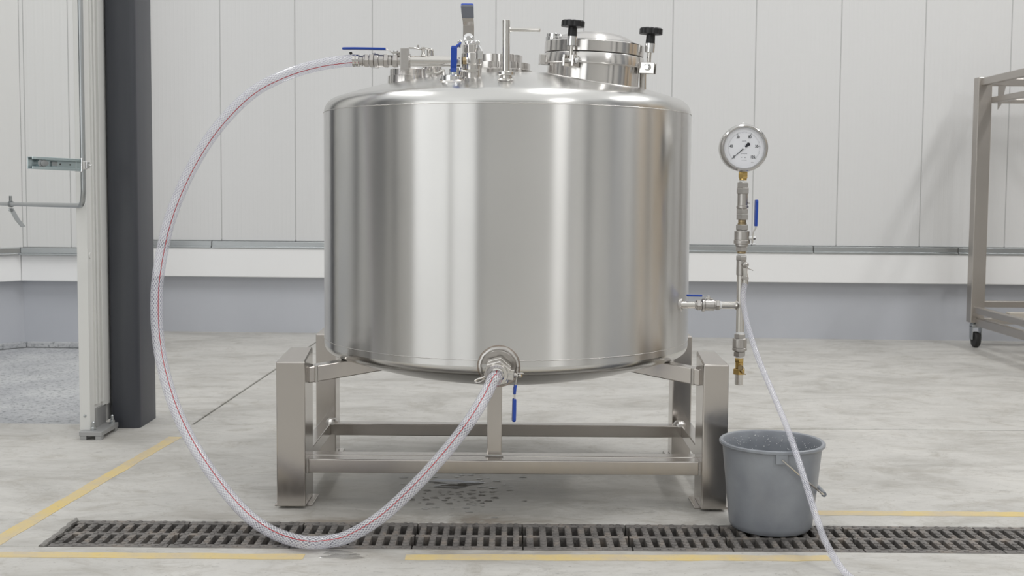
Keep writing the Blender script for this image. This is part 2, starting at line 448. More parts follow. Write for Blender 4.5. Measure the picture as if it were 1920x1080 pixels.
# steel rail above the fascia, in lengths
edges = [-2.62, -1.97, 1.94, 2.86, 6.4]
for a, b2 in zip(edges, edges[1:]):
    mb = MB(); wall_box(a+.002, b2-.002, 0, .082, FT, FT+.012, mb); wall_box(a+.002, b2-.002, 0, .07, FT+.012, FT+.045, mb)
    mb.build('steel_rail', 'galvanised', wallb, bevel=.002)
seams = [-2.62, -2.45, -1.91, -1.42, -.915, -.115, .45, 1.02, 1.55, 2.09, 2.62, 3.16, 3.7, 4.24, 4.78, 5.32, 6.4]
for a, b2 in zip(seams, seams[1:]):
    wall_box(a+.0017, b2-.0017, -.05, .045, FT+.047, 4.6).build('panel', 'panel_white', wallb, bevel=.003, seg=1)
wall_box(-2.62, 6.4, -.2, .0425, .62, 4.6).build('panel_joint', 'groove_grey', wallb)
# wall of the left bay: nearer, then turning towards the camera
LY = 6.95; lc = -2.905
walll = MB().prism([(lc, LY), (-2.44, LY-.02), (-2.44, LY+.2), (lc-.2, LY+.2), (lc-3.2, LY-3.0), (lc-3.1, LY-3.1)], 0, .62).build('wall_left', 'dado_grey')
tag(walll, kind='structure')
LFB, LFT = .402, .556
def lpoly(d): return [(lc+.02, LY-d), (-2.44, LY-.02-d), (-2.44, LY+.05), (lc, LY+.05)]
def lpoly2(d): return [(lc-3.1+d*.4, LY-3.1-d), (lc+.02-d*.0, LY-d), (lc-.05, LY+.05), (lc-3.15, LY-3.0)]
for pf in (lpoly, lpoly2):
    MB().prism(pf(.07), LFB, LFT).build('fascia', 'fascia_white', walll, bevel=.004)
    mb = MB(); mb.prism(pf(.10), LFT, LFT+.01); mb.prism(pf(.075), LFT+.01, LFT+.042); mb.build('steel_rail', 'galvanised', walll, bevel=.002)
    MB().prism(pf(.014), 0, .035).build('cove_strip', 'rough_concrete', walll, bevel=.006)
xs = [lc+.02, -2.86, -2.60, -2.44]
for a, b2 in zip(xs, xs[1:]):
    MB().box((a+.001, LY-.04, LFT+.043), (b2-.001, LY+.05, 4.6)).build('panel', 'panel_white_left', walll, bevel=.003, seg=1)
MB().box((lc, LY-.038, LFT+.043), (-2.442, LY+.06, 4.59)).build('panel_joint', 'groove_grey', walll)
MB().prism(lpoly2(.04), LFT+.043, 4.6).build('panel', 'panel_white_left', walll)
jog = MB().box((-2.62, 7.16, 0), (-2.46, 7.95, 4.6)).build('wall_return', 'fascia_white'); tag(jog, kind='structure')
# rest of the hall, with boxes and panels added for reflections, seen only in the polished steel
wr = MB().box((6.3, -7, 0), (6.5, 8, 4.6)).build('wall_right', 'hall_wall'); tag(wr, kind='structure')
wf = MB().box((-7, -7.2, 0), (6.5, -7, 5.2)).build('wall_front', 'hall_wall'); tag(wf, kind='structure')
wl = MB().box((-7.2, -7, 0), (-7, 4.0, 4.6)).build('wall_side', 'hall_wall'); tag(wl, kind='structure')
ce = MB().box((-7.2, -7.2, 5.2), (6.5, 9, 5.3)).build('ceiling', 'hall_wall'); tag(ce, kind='structure')
for k, (x, y, s) in enumerate([(-6.7, 2.75, 1.05), (-6.7, 1.2, .3), (-4.75, 4.6, .3), (-3.1, -6.7, .4), (6.0, -4.4, .3), (6.0, 1.35, .85), (6.1, 2.75, .2), (6.1, 4.0, .2), (6.0, -1.6, .3)]):  # unseen boxes added to put dark bands into the tank's reflection
    t = MB().box((x-s/2, y-s/2, 0), (x+s/2, y+s/2, 5.2)).build('reflection_box_%d' % (k+1), 'hall_dark' if s != .85 else 'hall_grey'); tag(t, kind='structure')
for k, (y0, y1) in enumerate([(3.0, 4.3), (4.5, 5.9)]):  # unseen beige slabs added for the tan streaks mirrored in the tank
    t = MB().box((6.22, y0, 0), (6.3, y1, 3.2)).build('door_%d' % (k+1), 'hall_beige'); tag(t, kind='structure')

# dark box column with rounded corners
colm = MB(); cx0, cx1, cy0, cy1, cr = -1.602, -1.482, 4.632, 4.862, .022
poly = []
for (qx, qy, a0) in ((cx1-cr, cy1-cr, 0), (cx0+cr, cy1-cr, PI/2), (cx0+cr, cy0+cr, PI), (cx1-cr, cy0+cr, 1.5*PI)):
    for k in range(5): poly.append((qx+cr*math.cos(a0+PI/2*k/4), qy+cr*math.sin(a0+PI/2*k/4)))
o = colm.prism(poly, 0, 5.2).build('steel_column', 'column_grey'); tag(o, 'dark grey square steel column behind the clear hose', 'column', kind='structure')
# white jamb profile with its foot plate
jm = thing('door_jamb', 'white profiled metal jamb standing beside the dark column', 'jamb', (-1.63, 4.46, 0)); tag(jm, kind='structure')
MB().box((-1.653, 4.448, .030), (-1.613, 4.70, 5.2)).build('front_profile', 'jamb_white', jm, bevel=.002)
for (xa, ya, yb) in ((-1.606, 4.50, 4.515), (-1.603, 4.523, 4.532), (-1.606, 4.54, 4.55), (-1.600, 4.562, 4.572)):
    MB().box((-1.616, ya, .12), (xa, yb, 5.2)).build('ridge', 'jamb_white', jm, bevel=.001)
MB().box((-1.616, 4.572, .10), (-1.604, 4.66, 5.2)).build('side_flange', 'jamb_white', jm, bevel=.001)
MB().box((-1.616, 4.50, .032), (-1.604, 4.60, .105)).build('foot_angle', 'base_plate_steel', jm, bevel=.001)
MB().box((-1.643, 4.41, .014), (-1.556, 4.60, .032)).build('foot_plate', 'base_plate_steel', jm, bevel=.002)
for (x, y) in ((-1.64, 4.412), (-1.582, 4.412), (-1.582, 4.57), (-1.64, 4.57)):
    MB().box((x, y, 0), (x+.024, y+.026, .014)).build('shim', 'base_plate_steel', jm, bevel=.001)
for (x, y) in ((-1.598, 4.44), (-1.572, 4.575)):
    mb = MB(); mb.lathe((x, y, .032), (0, 0, 1), [(.011, 0), (.011, .003), (.006, .004), (.006, .03), (.003, .034)], 12)
    mb.hexa((x, y, .035), (x, y, .045), .010); mb.build('anchor_bolt', 'galvanised', jm)
MB().lathe((-1.633, 4.448, .085), (0, -1, 0), [(.006, 0), (.005, .003), (0, .004)], 10).build('screw', 'galvanised', jm)
MB().lathe((-1.6125, 4.475, .70), (1, 0, 0), [(.012, 0), (.011, .002), (0, .0025)], 14).build('cap', 'jamb_white', jm)

# ------------------------------------------------------------------ conduit and strut on the left
def arc(c, a, b_, r, n=8):
    """quarter turn from c+a*r to c+b*r"""
    a = Vector(a); b_ = Vector(b_); return [Vector(c)+a*r*math.cos(PI/2*k/n)+b_*r*math.sin(PI/2*k/n) for k in range(n+1)]
zc_ = .892; top = Vector((-1.588, 4.35, 5.1)); hd = (Vector((-2.66, 6.07, .868))-Vector((-1.60, 4.37, zc_))).normalized()
cnr = Vector((-1.588, 4.35, zc_)); rr = .062
cc_ = cnr+Vector((0, 0, rr))+hd*rr
path = [top, Vector((-1.588, 4.35, 2.5)), Vector((-1.588, 4.35, zc_+rr+.02))]+arc(cc_, -hd, (0, 0, -1), rr)+[cnr+hd*.2, cnr+hd*1.0, cnr+hd*2.06, cnr+hd*2.45]
cd = thing('conduit', 'bent grey metal conduit in front of the white jamb', 'conduit', (-1.588, 4.35, .85))
MB().tube(path, .0095, 14).build('pipe', 'galvanised', cd)
q = cnr+hd*1.62
mb = MB(); mb.cyl(q-hd*.012, q+hd*.012, .016, n=14); mb.cyl(q+Vector((0,0,.012)), q+Vector((0,0,.04)), .008, n=8)
mb.cyl(q-Vector((0,0,.03))-hd*.03, q-Vector((0,0,.03))+hd*.02, .008, n=8)
mb.strap([q-Vector((0,0,.02)), q+Vector((.03,.0,-.075)), q+Vector((.05,.02,-.11))], (0, 1, 0), .05, .004); mb.build('pipe_clip', 'galvanised', cd)
st = thing('strut_channel', 'galvanised slotted strut channel clamped to the upright conduit', 'bracket', (-1.69, 4.32, .97))
sa = at(56, 305, 4.20); sb = at(146, 309.5, 4.33); ax = (sb-sa).normalized(); sn = ax.cross(Vector((0,0,1))).normalized()   # towards camera-ish
if sn.y > 0: sn = -sn
H2 = .0205; mid = (sa+sb)/2; L = (sb-sa).length
mb = MB(); mb.obox(mid-sn*.018, ax, (L, .003, 2*H2))
for sgn in (1, -1):
    mb.obox(mid+Vector((0,0,sgn*H2)), ax, (L, .039, .003)); mb.obox(mid+sn*.018+Vector((0,0,sgn*(H2-.004))), ax, (L, .003, .008))
mb.build('channel', 'zinc_plate', st, bevel=.0006, seg=1)
mb = MB(); mb.lathe(mid-ax*L*.27+sn*.0, sn, [(.017, -.016), (.017, .012), (.010, .013), (.010, .02), (0, .021)], 18); mb.build('washer', 'galvanised', st)
mb = MB(); mb.hexa(mid-ax*L*.16-sn*.017, mid-ax*L*.16+sn*.004, .008); mb.build('bolt', 'galvanised', st)
mb = MB(); mb.obox(mid+ax*L*.03-sn*.012, ax, (.022, .012, .018)); mb.build('spring_nut', 'galvanised', st, bevel=.002)
for k in (.17, .38):
    MB().cyl(mid+ax*L*k-sn*.0165, mid+ax*L*k-sn*.0155, .003, n=10).build('slot', 'groove_dark', st)
mb = MB(); mb.obox(sb+ax*.004, ax, (.006, .05, .05)); mb.obox(sb+ax*.02, ax, (.028, .012, .03)); mb.cyl(Vector((-1.588, 4.35, sb.z-.014)), Vector((-1.588, 4.35, sb.z+.014)), .0135, n=16)
mb.obox(Vector((-1.570, 4.347, sb.z)), ax, (.014, .012, .026)); mb.cyl(Vector((-1.566, 4.345, sb.z)), Vector((-1.552, 4.343, sb.z)), .004, n=8); mb.build('pipe_clamp', 'chrome', st, bevel=.0008, seg=1)

# ------------------------------------------------------------------ drain gratings
DE = [-1.246, -.923, -.594, -.265, .035, .331, .602, .957, 1.335, 1.66, 1.99]
where = ['at the left end of the drain', 'second from the left end of the drain', 'third from the left, under the clear hose bend',
         'left of the tank outlet hose, fourth from the left', 'below the centre of the tank', 'below the right half of the tank',
         'between the right tank leg and the bucket', 'under the grey bucket', 'right of the bucket under the thin hose', 'at the right edge of the picture']
where[3] = 'where the hose rises towards the tank, fourth from the left'
where[4] = 'below the centre of the tank, fifth from the left'
where[6] = 'half covered by the grey bucket'
where[7] = 'right of the bucket, crossed by the thin hose'
where[8] = 'last whole one towards the right edge'
where[9] = 'cut off by the right edge of the picture'
gt = .028; Y0, Y1 = DY0+.004, DY1-.004
for i in range(len(DE)-1):
    a, b2 = DE[i]+.0018, DE[i+1]-.0018; wd = b2-a; npitch = max(8, round(wd/.0345)); pt = wd/npitch
    g_ = thing('drain_grate', 'dark cast iron drain grating '+where[i], 'drain grate', ((a+b2)/2, (Y0+Y1)/2, -gt), 'cast iron gratings of the floor drain')
    # slots: list of closed x intervals of solid bars
    mb = MB(); hb = .019; ym = (Y0+Y1)/2; e1 = .027; mbw = .016
    def bar(x0, x1, y0, y1, z0=-gt, z1=0): mb.box((x0, y0, z0), (x1, y1, z1))
    bar(a, b2, Y0, Y0+e1); bar(a, b2, Y1-e1, Y1); bar(a, b2, ym-mbw/2, ym+mbw/2)
    for k in range(npitch):
        c0 = a+pt*(k+.5)
        for (ya, yb) in ((Y0+e1, ym-mbw/2), (ym+mbw/2, Y1-e1)): bar(c0-pt*.255, c0+pt*.255, ya, yb, -gt, -.0006)
    mb.build('grid', 'cast_iron', g_, bevel=.0012, seg=1)
    sm = MB()
    for k in range(npitch):
        c0 = a+pt*(k+.5)
        ys = [Y0+.009+.0165*0, Y0+.026, Y0+.052, Y0+.078, ym, ym+.026, ym+.052, Y1-.028, Y1-.010]
        for j, yy in enumerate(ys):
            sm.lathe((c0+(.5*pt if j in (0, 8) else 0)*(1 if k < npitch-1 else 0), yy, -.0008), (0, 0, 1), [(.0082, 0), (.0068, .003), (.003, .0042), (0, .0043)], 8, cap=False)
    s_ = sm.build('studs', 'cast_iron', g_); s_['kind'] = 'stuff'

# ------------------------------------------------------------------ puddle and drops under the outlet
mb = MB()
def blob(cx, cy, rx, ry, n=22, z=.0012, ph=0):
    vs = [(cx, cy, z)]; 
    for k in range(n):
        t = 2*PI*k/n; q = 1+.22*math.sin(3*t+ph)+.16*math.sin(5*t+1.3*ph)+random.uniform(-.1, .1)
        vs.append((cx+rx*q*math.cos(t), cy+ry*q*math.sin(t), z))
    m0 = len(vs); vs += [(cx+(x-cx)*1.06, cy+(y-cy)*1.06, .0001) for x, y, _ in vs[1:]]
    mb.add(vs, [(0, 1+k, 1+(k+1) % n) for k in range(n)]+[(1+k, m0+k, m0+(k+1) % n, 1+(k+1) % n) for k in range(n)])
pc = onz(850, 907); blob(pc.x, pc.y, .075, .055, ph=.7)
taken = []
for k in range(420):
    px = random.gauss(862, 42); py = random.gauss(922, 15); q = onz(px, py); s_ = random.uniform(.003, .009)
    if any((q.x-x)**2+(q.y-y)**2 < (2.1*(s_+r))**2 for x, y, r in taken): continue
    if ((px-850)/58)**2+((py-907)/13)**2 < 1: continue
    taken.append((q.x, q.y, s_)); blob(q.x, q.y, s_*1.5, s_, 9, .0011, random.random()*6)
for px, py, sx_, sy_ in ((630, 1036, .03, .02), (645, 1044, .05, .02)):
    q = onz(px, py); blob(q.x, q.y, sx_, sy_, ph=px)
o = mb.build('puddle', 'puddle_water', recalc=False); tag(o, 'shallow water puddle and droplets on the concrete under the tank', 'puddle', kind='stuff')
# ------------------------------------------------------------------ the tank
TX, TY, TR = -.018, 3.93, .605
ZB, ZT = .477, 1.208
tank = thing('storage_tank', 'large round brushed stainless steel tank on four square legs', 'tank', (TX, TY, 0))
def toris(R, rk, Rc, z0, sgn, n1=10, n2=22):
    a = math.asin((R-rk)/(Rc-rk)); P = []
    for k in range(n1+1):
        t = (PI/2-a)*k/n1; P.append((R-rk+rk*math.cos(t), z0+sgn*rk*math.sin(t)))
    zc = (rk-Rc)*math.cos(a)
    for k in range(1, n2+1):
        t = a*(1-k/n2); P.append((Rc*math.sin(t), z0+sgn*(zc+Rc*math.cos(t))))
    return P
NT = 128
shell = MB().lathe((TX, TY, 0), (0, 0, 1), [(TR, ZB-.019), (TR, ZB)]+[(TR, ZB+(ZT-ZB)*k/8) for k in range(1, 9)], NT, cap=False).build('shell', 'shell_steel', tank)
topP = toris(TR-.0006, .05, 1.8, ZT, 1); botP = toris(TR-.0004, .03, 1.75, ZB-.019, -1)
MB().lathe((TX, TY, 0), (0, 0, 1), topP, NT, cap=False).build('top_head', 'head_steel', tank)
MB().lathe((TX, TY, 0), (0, 0, 1), list(reversed(botP)), NT, cap=False).build('bottom_head', 'head_steel', tank)
for zz in (ZT, ZB):      # welded seams
    pts = []
    for k in range(361):
        t = 2*PI*k/360; pts.append((TX+(TR+.0002)*math.cos(t), TY+(TR+.0002)*math.sin(t), zz+random.uniform(-.0006, .0006)))
    MB().tube(pts, .0011, 6, cap=False).build('weld_seam', 'weld', shell)
aD = math.asin((TR-.05)/(1.8-.05)); zcD = ZT+(.05-1.8)*math.cos(aD)
def dome(x, y): return zcD+math.sqrt(max(0, 1.8**2-(x-TX)**2-(y-TY)**2))
# legs: folded plate, top sloping up towards the back
def leg(x0, x1, y0, y1, zf, zb, inner):
    """x0..x1 front face, inner = +1 when the tank is on the +x side"""
    mb = MB(); cut = .018
    if inner > 0: pl = [(x0, y0), (x1, y0), (x1, y1), (x0+cut, y1)]
    else: pl = [(x0, y0), (x1, y0), (x1-cut, y1), (x0, y1)]
    zs = [zf, zf, zb, zb]
    vs = [(x, y, .006) for x, y in pl]+[(x, y, z) for (x, y), z in zip(pl, zs)]
    mb.add(vs, [(3, 2, 1, 0), (4, 5, 6, 7)]+[(k, (k+1) % 4, 4+(k+1) % 4, 4+k) for k in range(4)])
    o = mb.build('leg', 'frame_steel', tank, bevel=.004)
    xa, xb = min(p[0] for p in pl), max(p[0] for p in pl)
    MB().box((xa-.012 if inner > 0 else xa-.016, y0+.03, 0), (xb+.016 if inner > 0 else xb+.012, y1+.012, .006)).build('foot_plate', 'frame_steel', o, bevel=.0015)
    return o
LX0, LX1, RX0, RX1 = -.704, -.617, .575, .652
FY0, FY1, RY0, RY1 = 3.478, 3.62, 4.17, 4.27
legs = [leg(LX0, LX1, FY0, FY1, .446, .472, 1), leg(RX0, RX1, FY0, FY1, .446, .468, -1),
        leg(LX0+.003, LX1-.012, RY0, RY1, .443, .46, 1), leg(RX0+.004, RX1-.004, RY0, RY1, .443, .46, -1)]
# rails
RZ0, RZ1 = .101, .143
def rail(lo, hi): return MB().box(lo, hi).build('rail', 'frame_steel', tank, bevel=.003)
rail((LX1-.002, 3.515, RZ0), (RX0+.002, 3.570, RZ1)); rail((LX1-.006, 3.572, RZ0+.002), (RX0+.006, 3.622, RZ1+.001))
rail((-.632, 4.055, RZ0), (.600, 4.10, RZ1))
rail((-.672, FY1-.01, RZ0), (-.630, RY0+.01, RZ1)); rail((.598, FY1-.01, RZ0), (.64, RY0+.01, RZ1))
for (x, s) in ((LX1, 1), (RX0, -1)):          # weld beads of the front rail
    MB().tube([(x+s*.001, 3.514, RZ0+k*.0053+random.uniform(-.001, .001)) for k in range(9)], .0042, 6).build('weld_bead', 'weld', tank)
for x in (-.628, .592):
    MB().lathe((x, 4.075, RZ1-.004), (0, 0, 1), [(.022, 0), (.021, .01), (.014, .018), (0, .021)], 14).build('weld_lump', 'weld', tank)
# centre post
MB().box((-.073, 3.575, RZ1), (-.028, 3.615, .372)).build('centre_post', 'frame_steel', tank, bevel=.003)
MB().tube([(-.078+.055*k/6, 3.574, RZ1+.002) for k in range(7)], .003, 6).build('weld_bead', 'weld', tank)
# arms from legs to the bottom head
def arm(xl, y, xt, yt, z0, z1):
    a = Vector((xl, y, z0)); b2 = Vector((xt, yt, z1)); d = (b2-a).normalized()
    o = MB().obox((a+b2)/2, b2-a, ((b2-a).length, .045, .05)).build('arm', 'frame_steel', tank, bevel=.003)
    wv = Vector((0, 0, 1)).cross(d).normalized()
    sg = -1 if wv.y > 0 else 1
    MB().tube([a+wv*sg*.023+Vector((0, 0, -.026+.0065*k+random.uniform(-.001, .001)))+d*.034 for k in range(9)], .0055, 6).build('weld_bead', 'weld', o)
arm(LX1-.022, 3.575, -.40, 3.70, .392, .418); arm(RX0+.022, 3.575, .375, 3.70, .392, .418)
arm(LX1-.016, 4.20, -.40, 4.12, .392, .418); arm(RX0+.008, 4.20, .375, 4.12, .392, .418)

# ------------------------------------------------------------------ manway hatch
mc = Vector((.249, 3.70, 0)); tilt = Vector((math.sin(math.radians(3.0)), -.025, 1)).normalized(); mu, mv, _ = frame(tilt)
mz = 1.3260                                    # height of the neck's top on the axis (ring underside)
mo = Vector((mc.x, mc.y, mz+.026))
neck = MB(); pr = []
n_ = 64; vs = []; 
for k in range(n_):
    t = 2*PI*k/n_; p = mo+(mu*math.cos(t)+mv*math.sin(t))*.143
    d = tilt; h = 0
    for it in range(6):
        q = p+d*h; h -= (q.z-(dome(q.x, q.y)-.002))
    vs.append((p, p+d*h))
mb = MB(); mb.v = [a for a, b2 in vs]+[b2 for a, b2 in vs]; mb.f = [(k, (k+1) % n_, n_+(k+1) % n_, n_+k) for k in range(n_)]
neck = mb.build('manway_neck', 'hatch_steel', tank)
MB().tube([b2 for a, b2 in vs]+[vs[0][1]], .0042, 6, cap=False).build('weld_bead', 'weld', neck)
MB().lathe(mo, tilt, [(.143, -.004), (.154, -.004), (.156, -.001), (.156, .027), (.155, .029), (.12, .029)], 64, cap=False).build('ring', 'hatch_steel', neck)
lid = MB().lathe(mo, tilt, [(.13, .0315), (.153, .0315), (.155, .033), (.155, .064), (.152, .067), (.140, .069), (.128, .071), (.120, .078), (.105, .087), (.085, .094), (.06, .099), (.03, .101), (0, .1015)], 64).build('lid', 'hatch_steel', neck)
MB().lathe(mo, tilt, [(.15, .029), (.153, .029), (.153, .0315), (.15, .0315)], 48, cap=False).build('gasket', 'rubber', neck)
def knob_clamp(ang, out, hgt):
    dirv = (mu*math.cos(ang)+mv*math.sin(ang)); b0 = mo+dirv*out; sd = tilt.cross(dirv)
    mb = MB()
    for s in (-1, 1): mb.obox(b0-tilt*.002+sd*s*.014+dirv*.004, dirv, (.046, .007, .034), tilt)
    mb.obox(b0-dirv*.016-tilt*.002, dirv, (.008, .03, .034), tilt); mb.build('clamp_lug', 'fitting_steel', neck, bevel=.001, seg=1)
    mb = MB(); mb.cyl(b0+sd*.026+dirv*.006, b0-sd*.026+dirv*.006, .006, n=12); mb.lathe(b0+sd*.019+dirv*.006, sd, [(.011, 0), (.0105, .004), (0, .006)], 14)
    mb.lathe(b0-sd*.019+dirv*.006, -sd, [(.011, 0), (.0105, .004), (0, .006)], 14); mb.build('pin', 'chrome', neck)
    b1 = b0+dirv*.006
    MB().cyl(b1, b1+tilt*(hgt-.03), .0062, n=14).build('rod', 'fitting_steel', neck)
    MB().lathe(b1, tilt, [(.012, hgt-.048), (.015, hgt-.047), (.0155, hgt-.020), (.012, hgt-.019)], 20).build('sleeve', 'chrome', neck)
    kb = MB(); kb.lathe(b1, tilt, [(.0145, hgt-.019), (.0135, hgt+.006)], 20)
    nn = 64; prof = [(.62, .006), (1, .008), (1, .024), (.9, .027), (.45, .0285), (0, .029)]; base = len(kb.v); rings = []
    for q, hh in prof:
        rg = []
        for k in range(nn):
            t = 2*PI*k/nn; lob = 1-.10*max(0, math.cos(8*t))**3
            kb.v.append(b1+tilt*(hgt+hh)+(mu*math.cos(t)+mv*math.sin(t))*(.0355*q*lob+1e-5)); rg.append(len(kb.v)-1)
        rings.append(rg)
    for A, B in zip(rings, rings[1:]):
        for k in range(nn): kb.f.append((A[k], A[(k+1) % nn], B[(k+1) % nn], B[k]))
    kb.f.append(tuple(reversed(rings[0])))
    kb.build('knob', 'black_plastic', neck)
def mang(dx, dy): 
    v_ = Vector((dx, dy, 0)); return math.atan2(v_.dot(mv), v_.dot(mu))
knob_clamp(mang(-.074, -.148), .168, .090); knob_clamp(mang(.165, -.055), .170, .093); knob_clamp(mang(.064, .15), .168, .080)
# hinge on the left
hd_ = (mu*math.cos(mang(-1, -.12))+mv*math.sin(mang(-1, -.12))); b0 = mo+hd_*.128
MB().lathe(b0, tilt, [(.026, .066), (.027, .072), (.027, .078), (.025, .079), (.025, .088), (.023, .090), (0, .091)], 28).build('hinge_cap', 'chrome', neck)
mb = MB(); mb.obox(mo+hd_*.158+tilt*.008, hd_, (.026, .03, .032), tilt); mb.build('hinge_lug', 'hatch_steel', neck, bevel=.002)
# small stub behind the hatch
sp_ = Vector((.407, 3.72, 0)); sp_.z = dome(sp_.x, sp_.y)
mb = MB(); mb.lathe(sp_, (0, 0, 1), [(.011, -.01), (.011, .045), (.018, .046), (.018, .062), (.016, .063), (0, .063)], 20); mb.build('stub', 'fitting_steel', tank)

# ------------------------------------------------------------------ centre port and left port on the dome
def stack(name, o, prof, m, parent, n=40): return MB().lathe(o, (0, 0, 1), prof, n).build(name, m, parent)
pcx, pcy = -.050, 3.765; z0 = 1.323
port = stack('centre_port', (pcx, pcy, 0), [(.112, z0-.03), (.113, z0+.002), (.114, z0+.014), (.106, z0+.018), (.1, z0+.019)], 'hatch_steel', tank, 56)
mb = MB()
def scallop(mb, o, r, z0, z1, lobes, dep, n=96):
    base = len(mb.v)
    for z in (z0, z1):
        for k in range(n):
            t = 2*PI*k/n; rr_ = r*(1-dep*max(0, math.cos(lobes*t))**6); mb.v.append(Vector((o[0]+rr_*math.cos(t), o[1]+rr_*math.sin(t), z)))
    for k in range(n): mb.f.append((base+k, base+(k+1) % n, base+n+(k+1) % n, base+n+k))
    mb.f.append(tuple(base+n+k for k in range(n)))
scallop(mb, (pcx, pcy), .104, z0+.018, z0+.037, 8, .08); mb.build('union_nut', 'hatch_steel', port)
mb = MB(); scallop(mb, (pcx, pcy), .079, z0+.037, z0+.063, 8, .07); mb.build('port_cap', 'hatch_steel', port)
lpx, lpy = -.328, 3.70; z1_ = 1.288
port2 = stack('left_port', (lpx, lpy, 0), [(.063, z1_-.03), (.065, z1_), (.064, z1_+.026), (.058, z1_+.028), (.058, z1_+.046), (.052, z1_+.05), (0, z1_+.051)], 'hatch_steel', tank)
mb = MB(); q = Vector((-.253, 3.68, 0)); zq = 1.314
scallop(mb, (q.x, q.y), .040, zq-.02, zq+.020, 8, .08); mb.lathe((q.x, q.y, 0), (0, 0, 1), [(.03, zq), (.03, zq+.028), (.022, zq+.034), (0, zq+.034)], 24); mb.build('union_port', 'hatch_steel', tank)

# upright dip tube with side rod
u = Vector((-.022, 3.467, 0)); ub = dome(u.x, u.y)
ztop = at(948, 38, 3.467).z; zn0 = at(948, 142, 3.467).z; zn1 = at(948, 134.5, 3.467).z
dt = MB().lathe(u, (0, 0, 1), [(.011, zn1-.01), (.0112, ztop-.001), (.0105, ztop), (.0085, ztop), (.0085, ztop-.02)], 28).build('dip_tube', 'fitting_steel', tank)
MB().lathe(u, (0, 0, 1), [(.0172, ub-.02), (.0172, zn0)], 28).build('socket', 'fitting_steel', dt)
def dnorm(q): return Vector((q.x-TX, q.y-TY, dome(q.x, q.y)-zcD)).normalized()
MB().lathe(Vector((u.x, u.y, ub)), dnorm(u), [(.026, -.001), (.0215, .002), (.0185, .005)], 28, cap=False).build('socket_flare', 'fitting_steel', dt)
MB().lathe(u, (0, 0, 1), [(.024, zn0), (.0255, zn0+.0015), (.0255, zn1-.0015), (.024, zn1)], 12).build('nut', 'fitting_steel', dt)
zr = at(985, 56, 3.467).z; xe = at(1013, 57, 3.467).x
mb = MB(); mb.lathe((u.x+.009, u.y, zr), (1, 0, 0), [(.0068, 0), (.006, .006), (.0058, .004), (.0058, xe-u.x-.014), (.0064, xe-u.x-.013), (.0064, xe-u.x-.010), (.005, xe-u.x-.009)], 18); mb.build('side_rod', 'fitting_steel', dt)

# front cam-lock port below the blue lever
u = Vector((-.181, 3.495, 0)); ub = dome(u.x, u.y)
cp_ = MB().lathe(u, (0, 0, 1), [(.033, ub-.02), (.033, ub+.009), (.031, ub+.011), (.02, ub+.011), (.009, ub+.012), (.009, ub+.03), (0, ub+.03)], 32).build('cam_lock_port', 'chrome', tank)
MB().lathe(Vector((u.x, u.y, ub)), dnorm(u), [(.043, -.001), (.039, .0015), (.035, .004)], 32, cap=False).build('flare', 'fitting_steel', cp_)
for s in (-1, 1):
    mb = MB(); p0 = u+Vector((s*.022, -.005, ub+.017))
    mb.tube(spline([p0-Vector((0, 0, .01)), p0+Vector((s*.004, 0, .008)), p0+Vector((s*.02, -.004, .004+.004*s)), p0+Vector((s*.05, -.006, .006+.004*s))], 5), .0042, 8)
    mb.obox(p0+Vector((s*.044, -.006, .006+.004*s)), (1, 0, .08*s), (.026, .012, .006)); mb.build('cam_arm', 'fitting_steel', cp_)

# ------------------------------------------------------------------ generic lever valve
def seq(mb, o, ax, items, hx=0.0):
    """stack of ('c'|'h'|'r', r, h0, h1) along ax"""
    o = Vector(o); ax = Vector(ax).normalized()
    for kind, r, h0, h1 in items:
        if kind == 'h': mb.hexa(o+ax*h0, o+ax*h1, r*1.12, hx)
        elif kind == 'c':
            c = min(.0012, abs(h1-h0)*.2); mb.lathe(o+ax*h0, ax, [(r-c, 0), (r, c), (r, h1-h0-c), (r-c, h1-h0)], 28)
    return mb

# ---- filling line on top: pipe, block, valve and coupling
PY = 3.53
def T(px, py): return at(px, py, PY)
pa = T(767, 114.5); pb = T(868, 115.5); sc_ = (pb-pa).length/101
axx = Vector((1, 0, 0))
zl = (pa.z+pb.z)/2
def X(px): return pa.x+(px-767)*sc_
fl = MB().lathe((X(767), PY, zl), axx, [(10.4*sc_, 0), (10.0*sc_, 4*sc_), (9.9*sc_, 96*sc_)], 28).build('filling_pipe', 'fitting_steel', tank)
mb = MB(); mb.lathe((X(866), PY, zl-.05), (0, 0, 1), [(.012, -.03), (.014, .0), (.016, .03)], 20); mb.build('pipe_drop', 'fitting_steel', fl)
mb = MB(); mb.lathe((X(767), PY, zl), axx, [(13*sc_, -1*sc_), (13.5*sc_, 0), (13*sc_, 2.5*sc_), (11*sc_, 3*sc_)], 28); mb.build('collar', 'cast_steel', fl)
mb = MB(); mb.box((X(751.5), PY-.020, zl-16.5*sc_), (X(767), PY+.020, zl+23*sc_)); mb.box((X(745.5), PY+.0, zl+4*sc_), (X(752), PY+.02, zl+18*sc_)); mb.build('clamp_block', 'cast_steel', fl, bevel=.0015)
fv = thing('ball_valve', 'steel ball valve with long flat blue lever where the hose joins the tank top', 'valve', (X(740), PY, zl), 'ball valves with blue levers')
mb = MB(); o_ = Vector((X(702), PY, zl))
seq(mb, o_, axx, [('c', 13.4*sc_, 0, 8.2*sc_), ('c', 11.6*sc_, 8*sc_, 18*sc_), ('h', 12*sc_, 18*sc_, 26*sc_), ('c', 11*sc_, 26*sc_, 33*sc_), ('h', 11.6*sc_, 35*sc_, 44*sc_), ('c', 9*sc_, 33*sc_, 50*sc_)])
mb.build('body', 'cast_steel', fv)
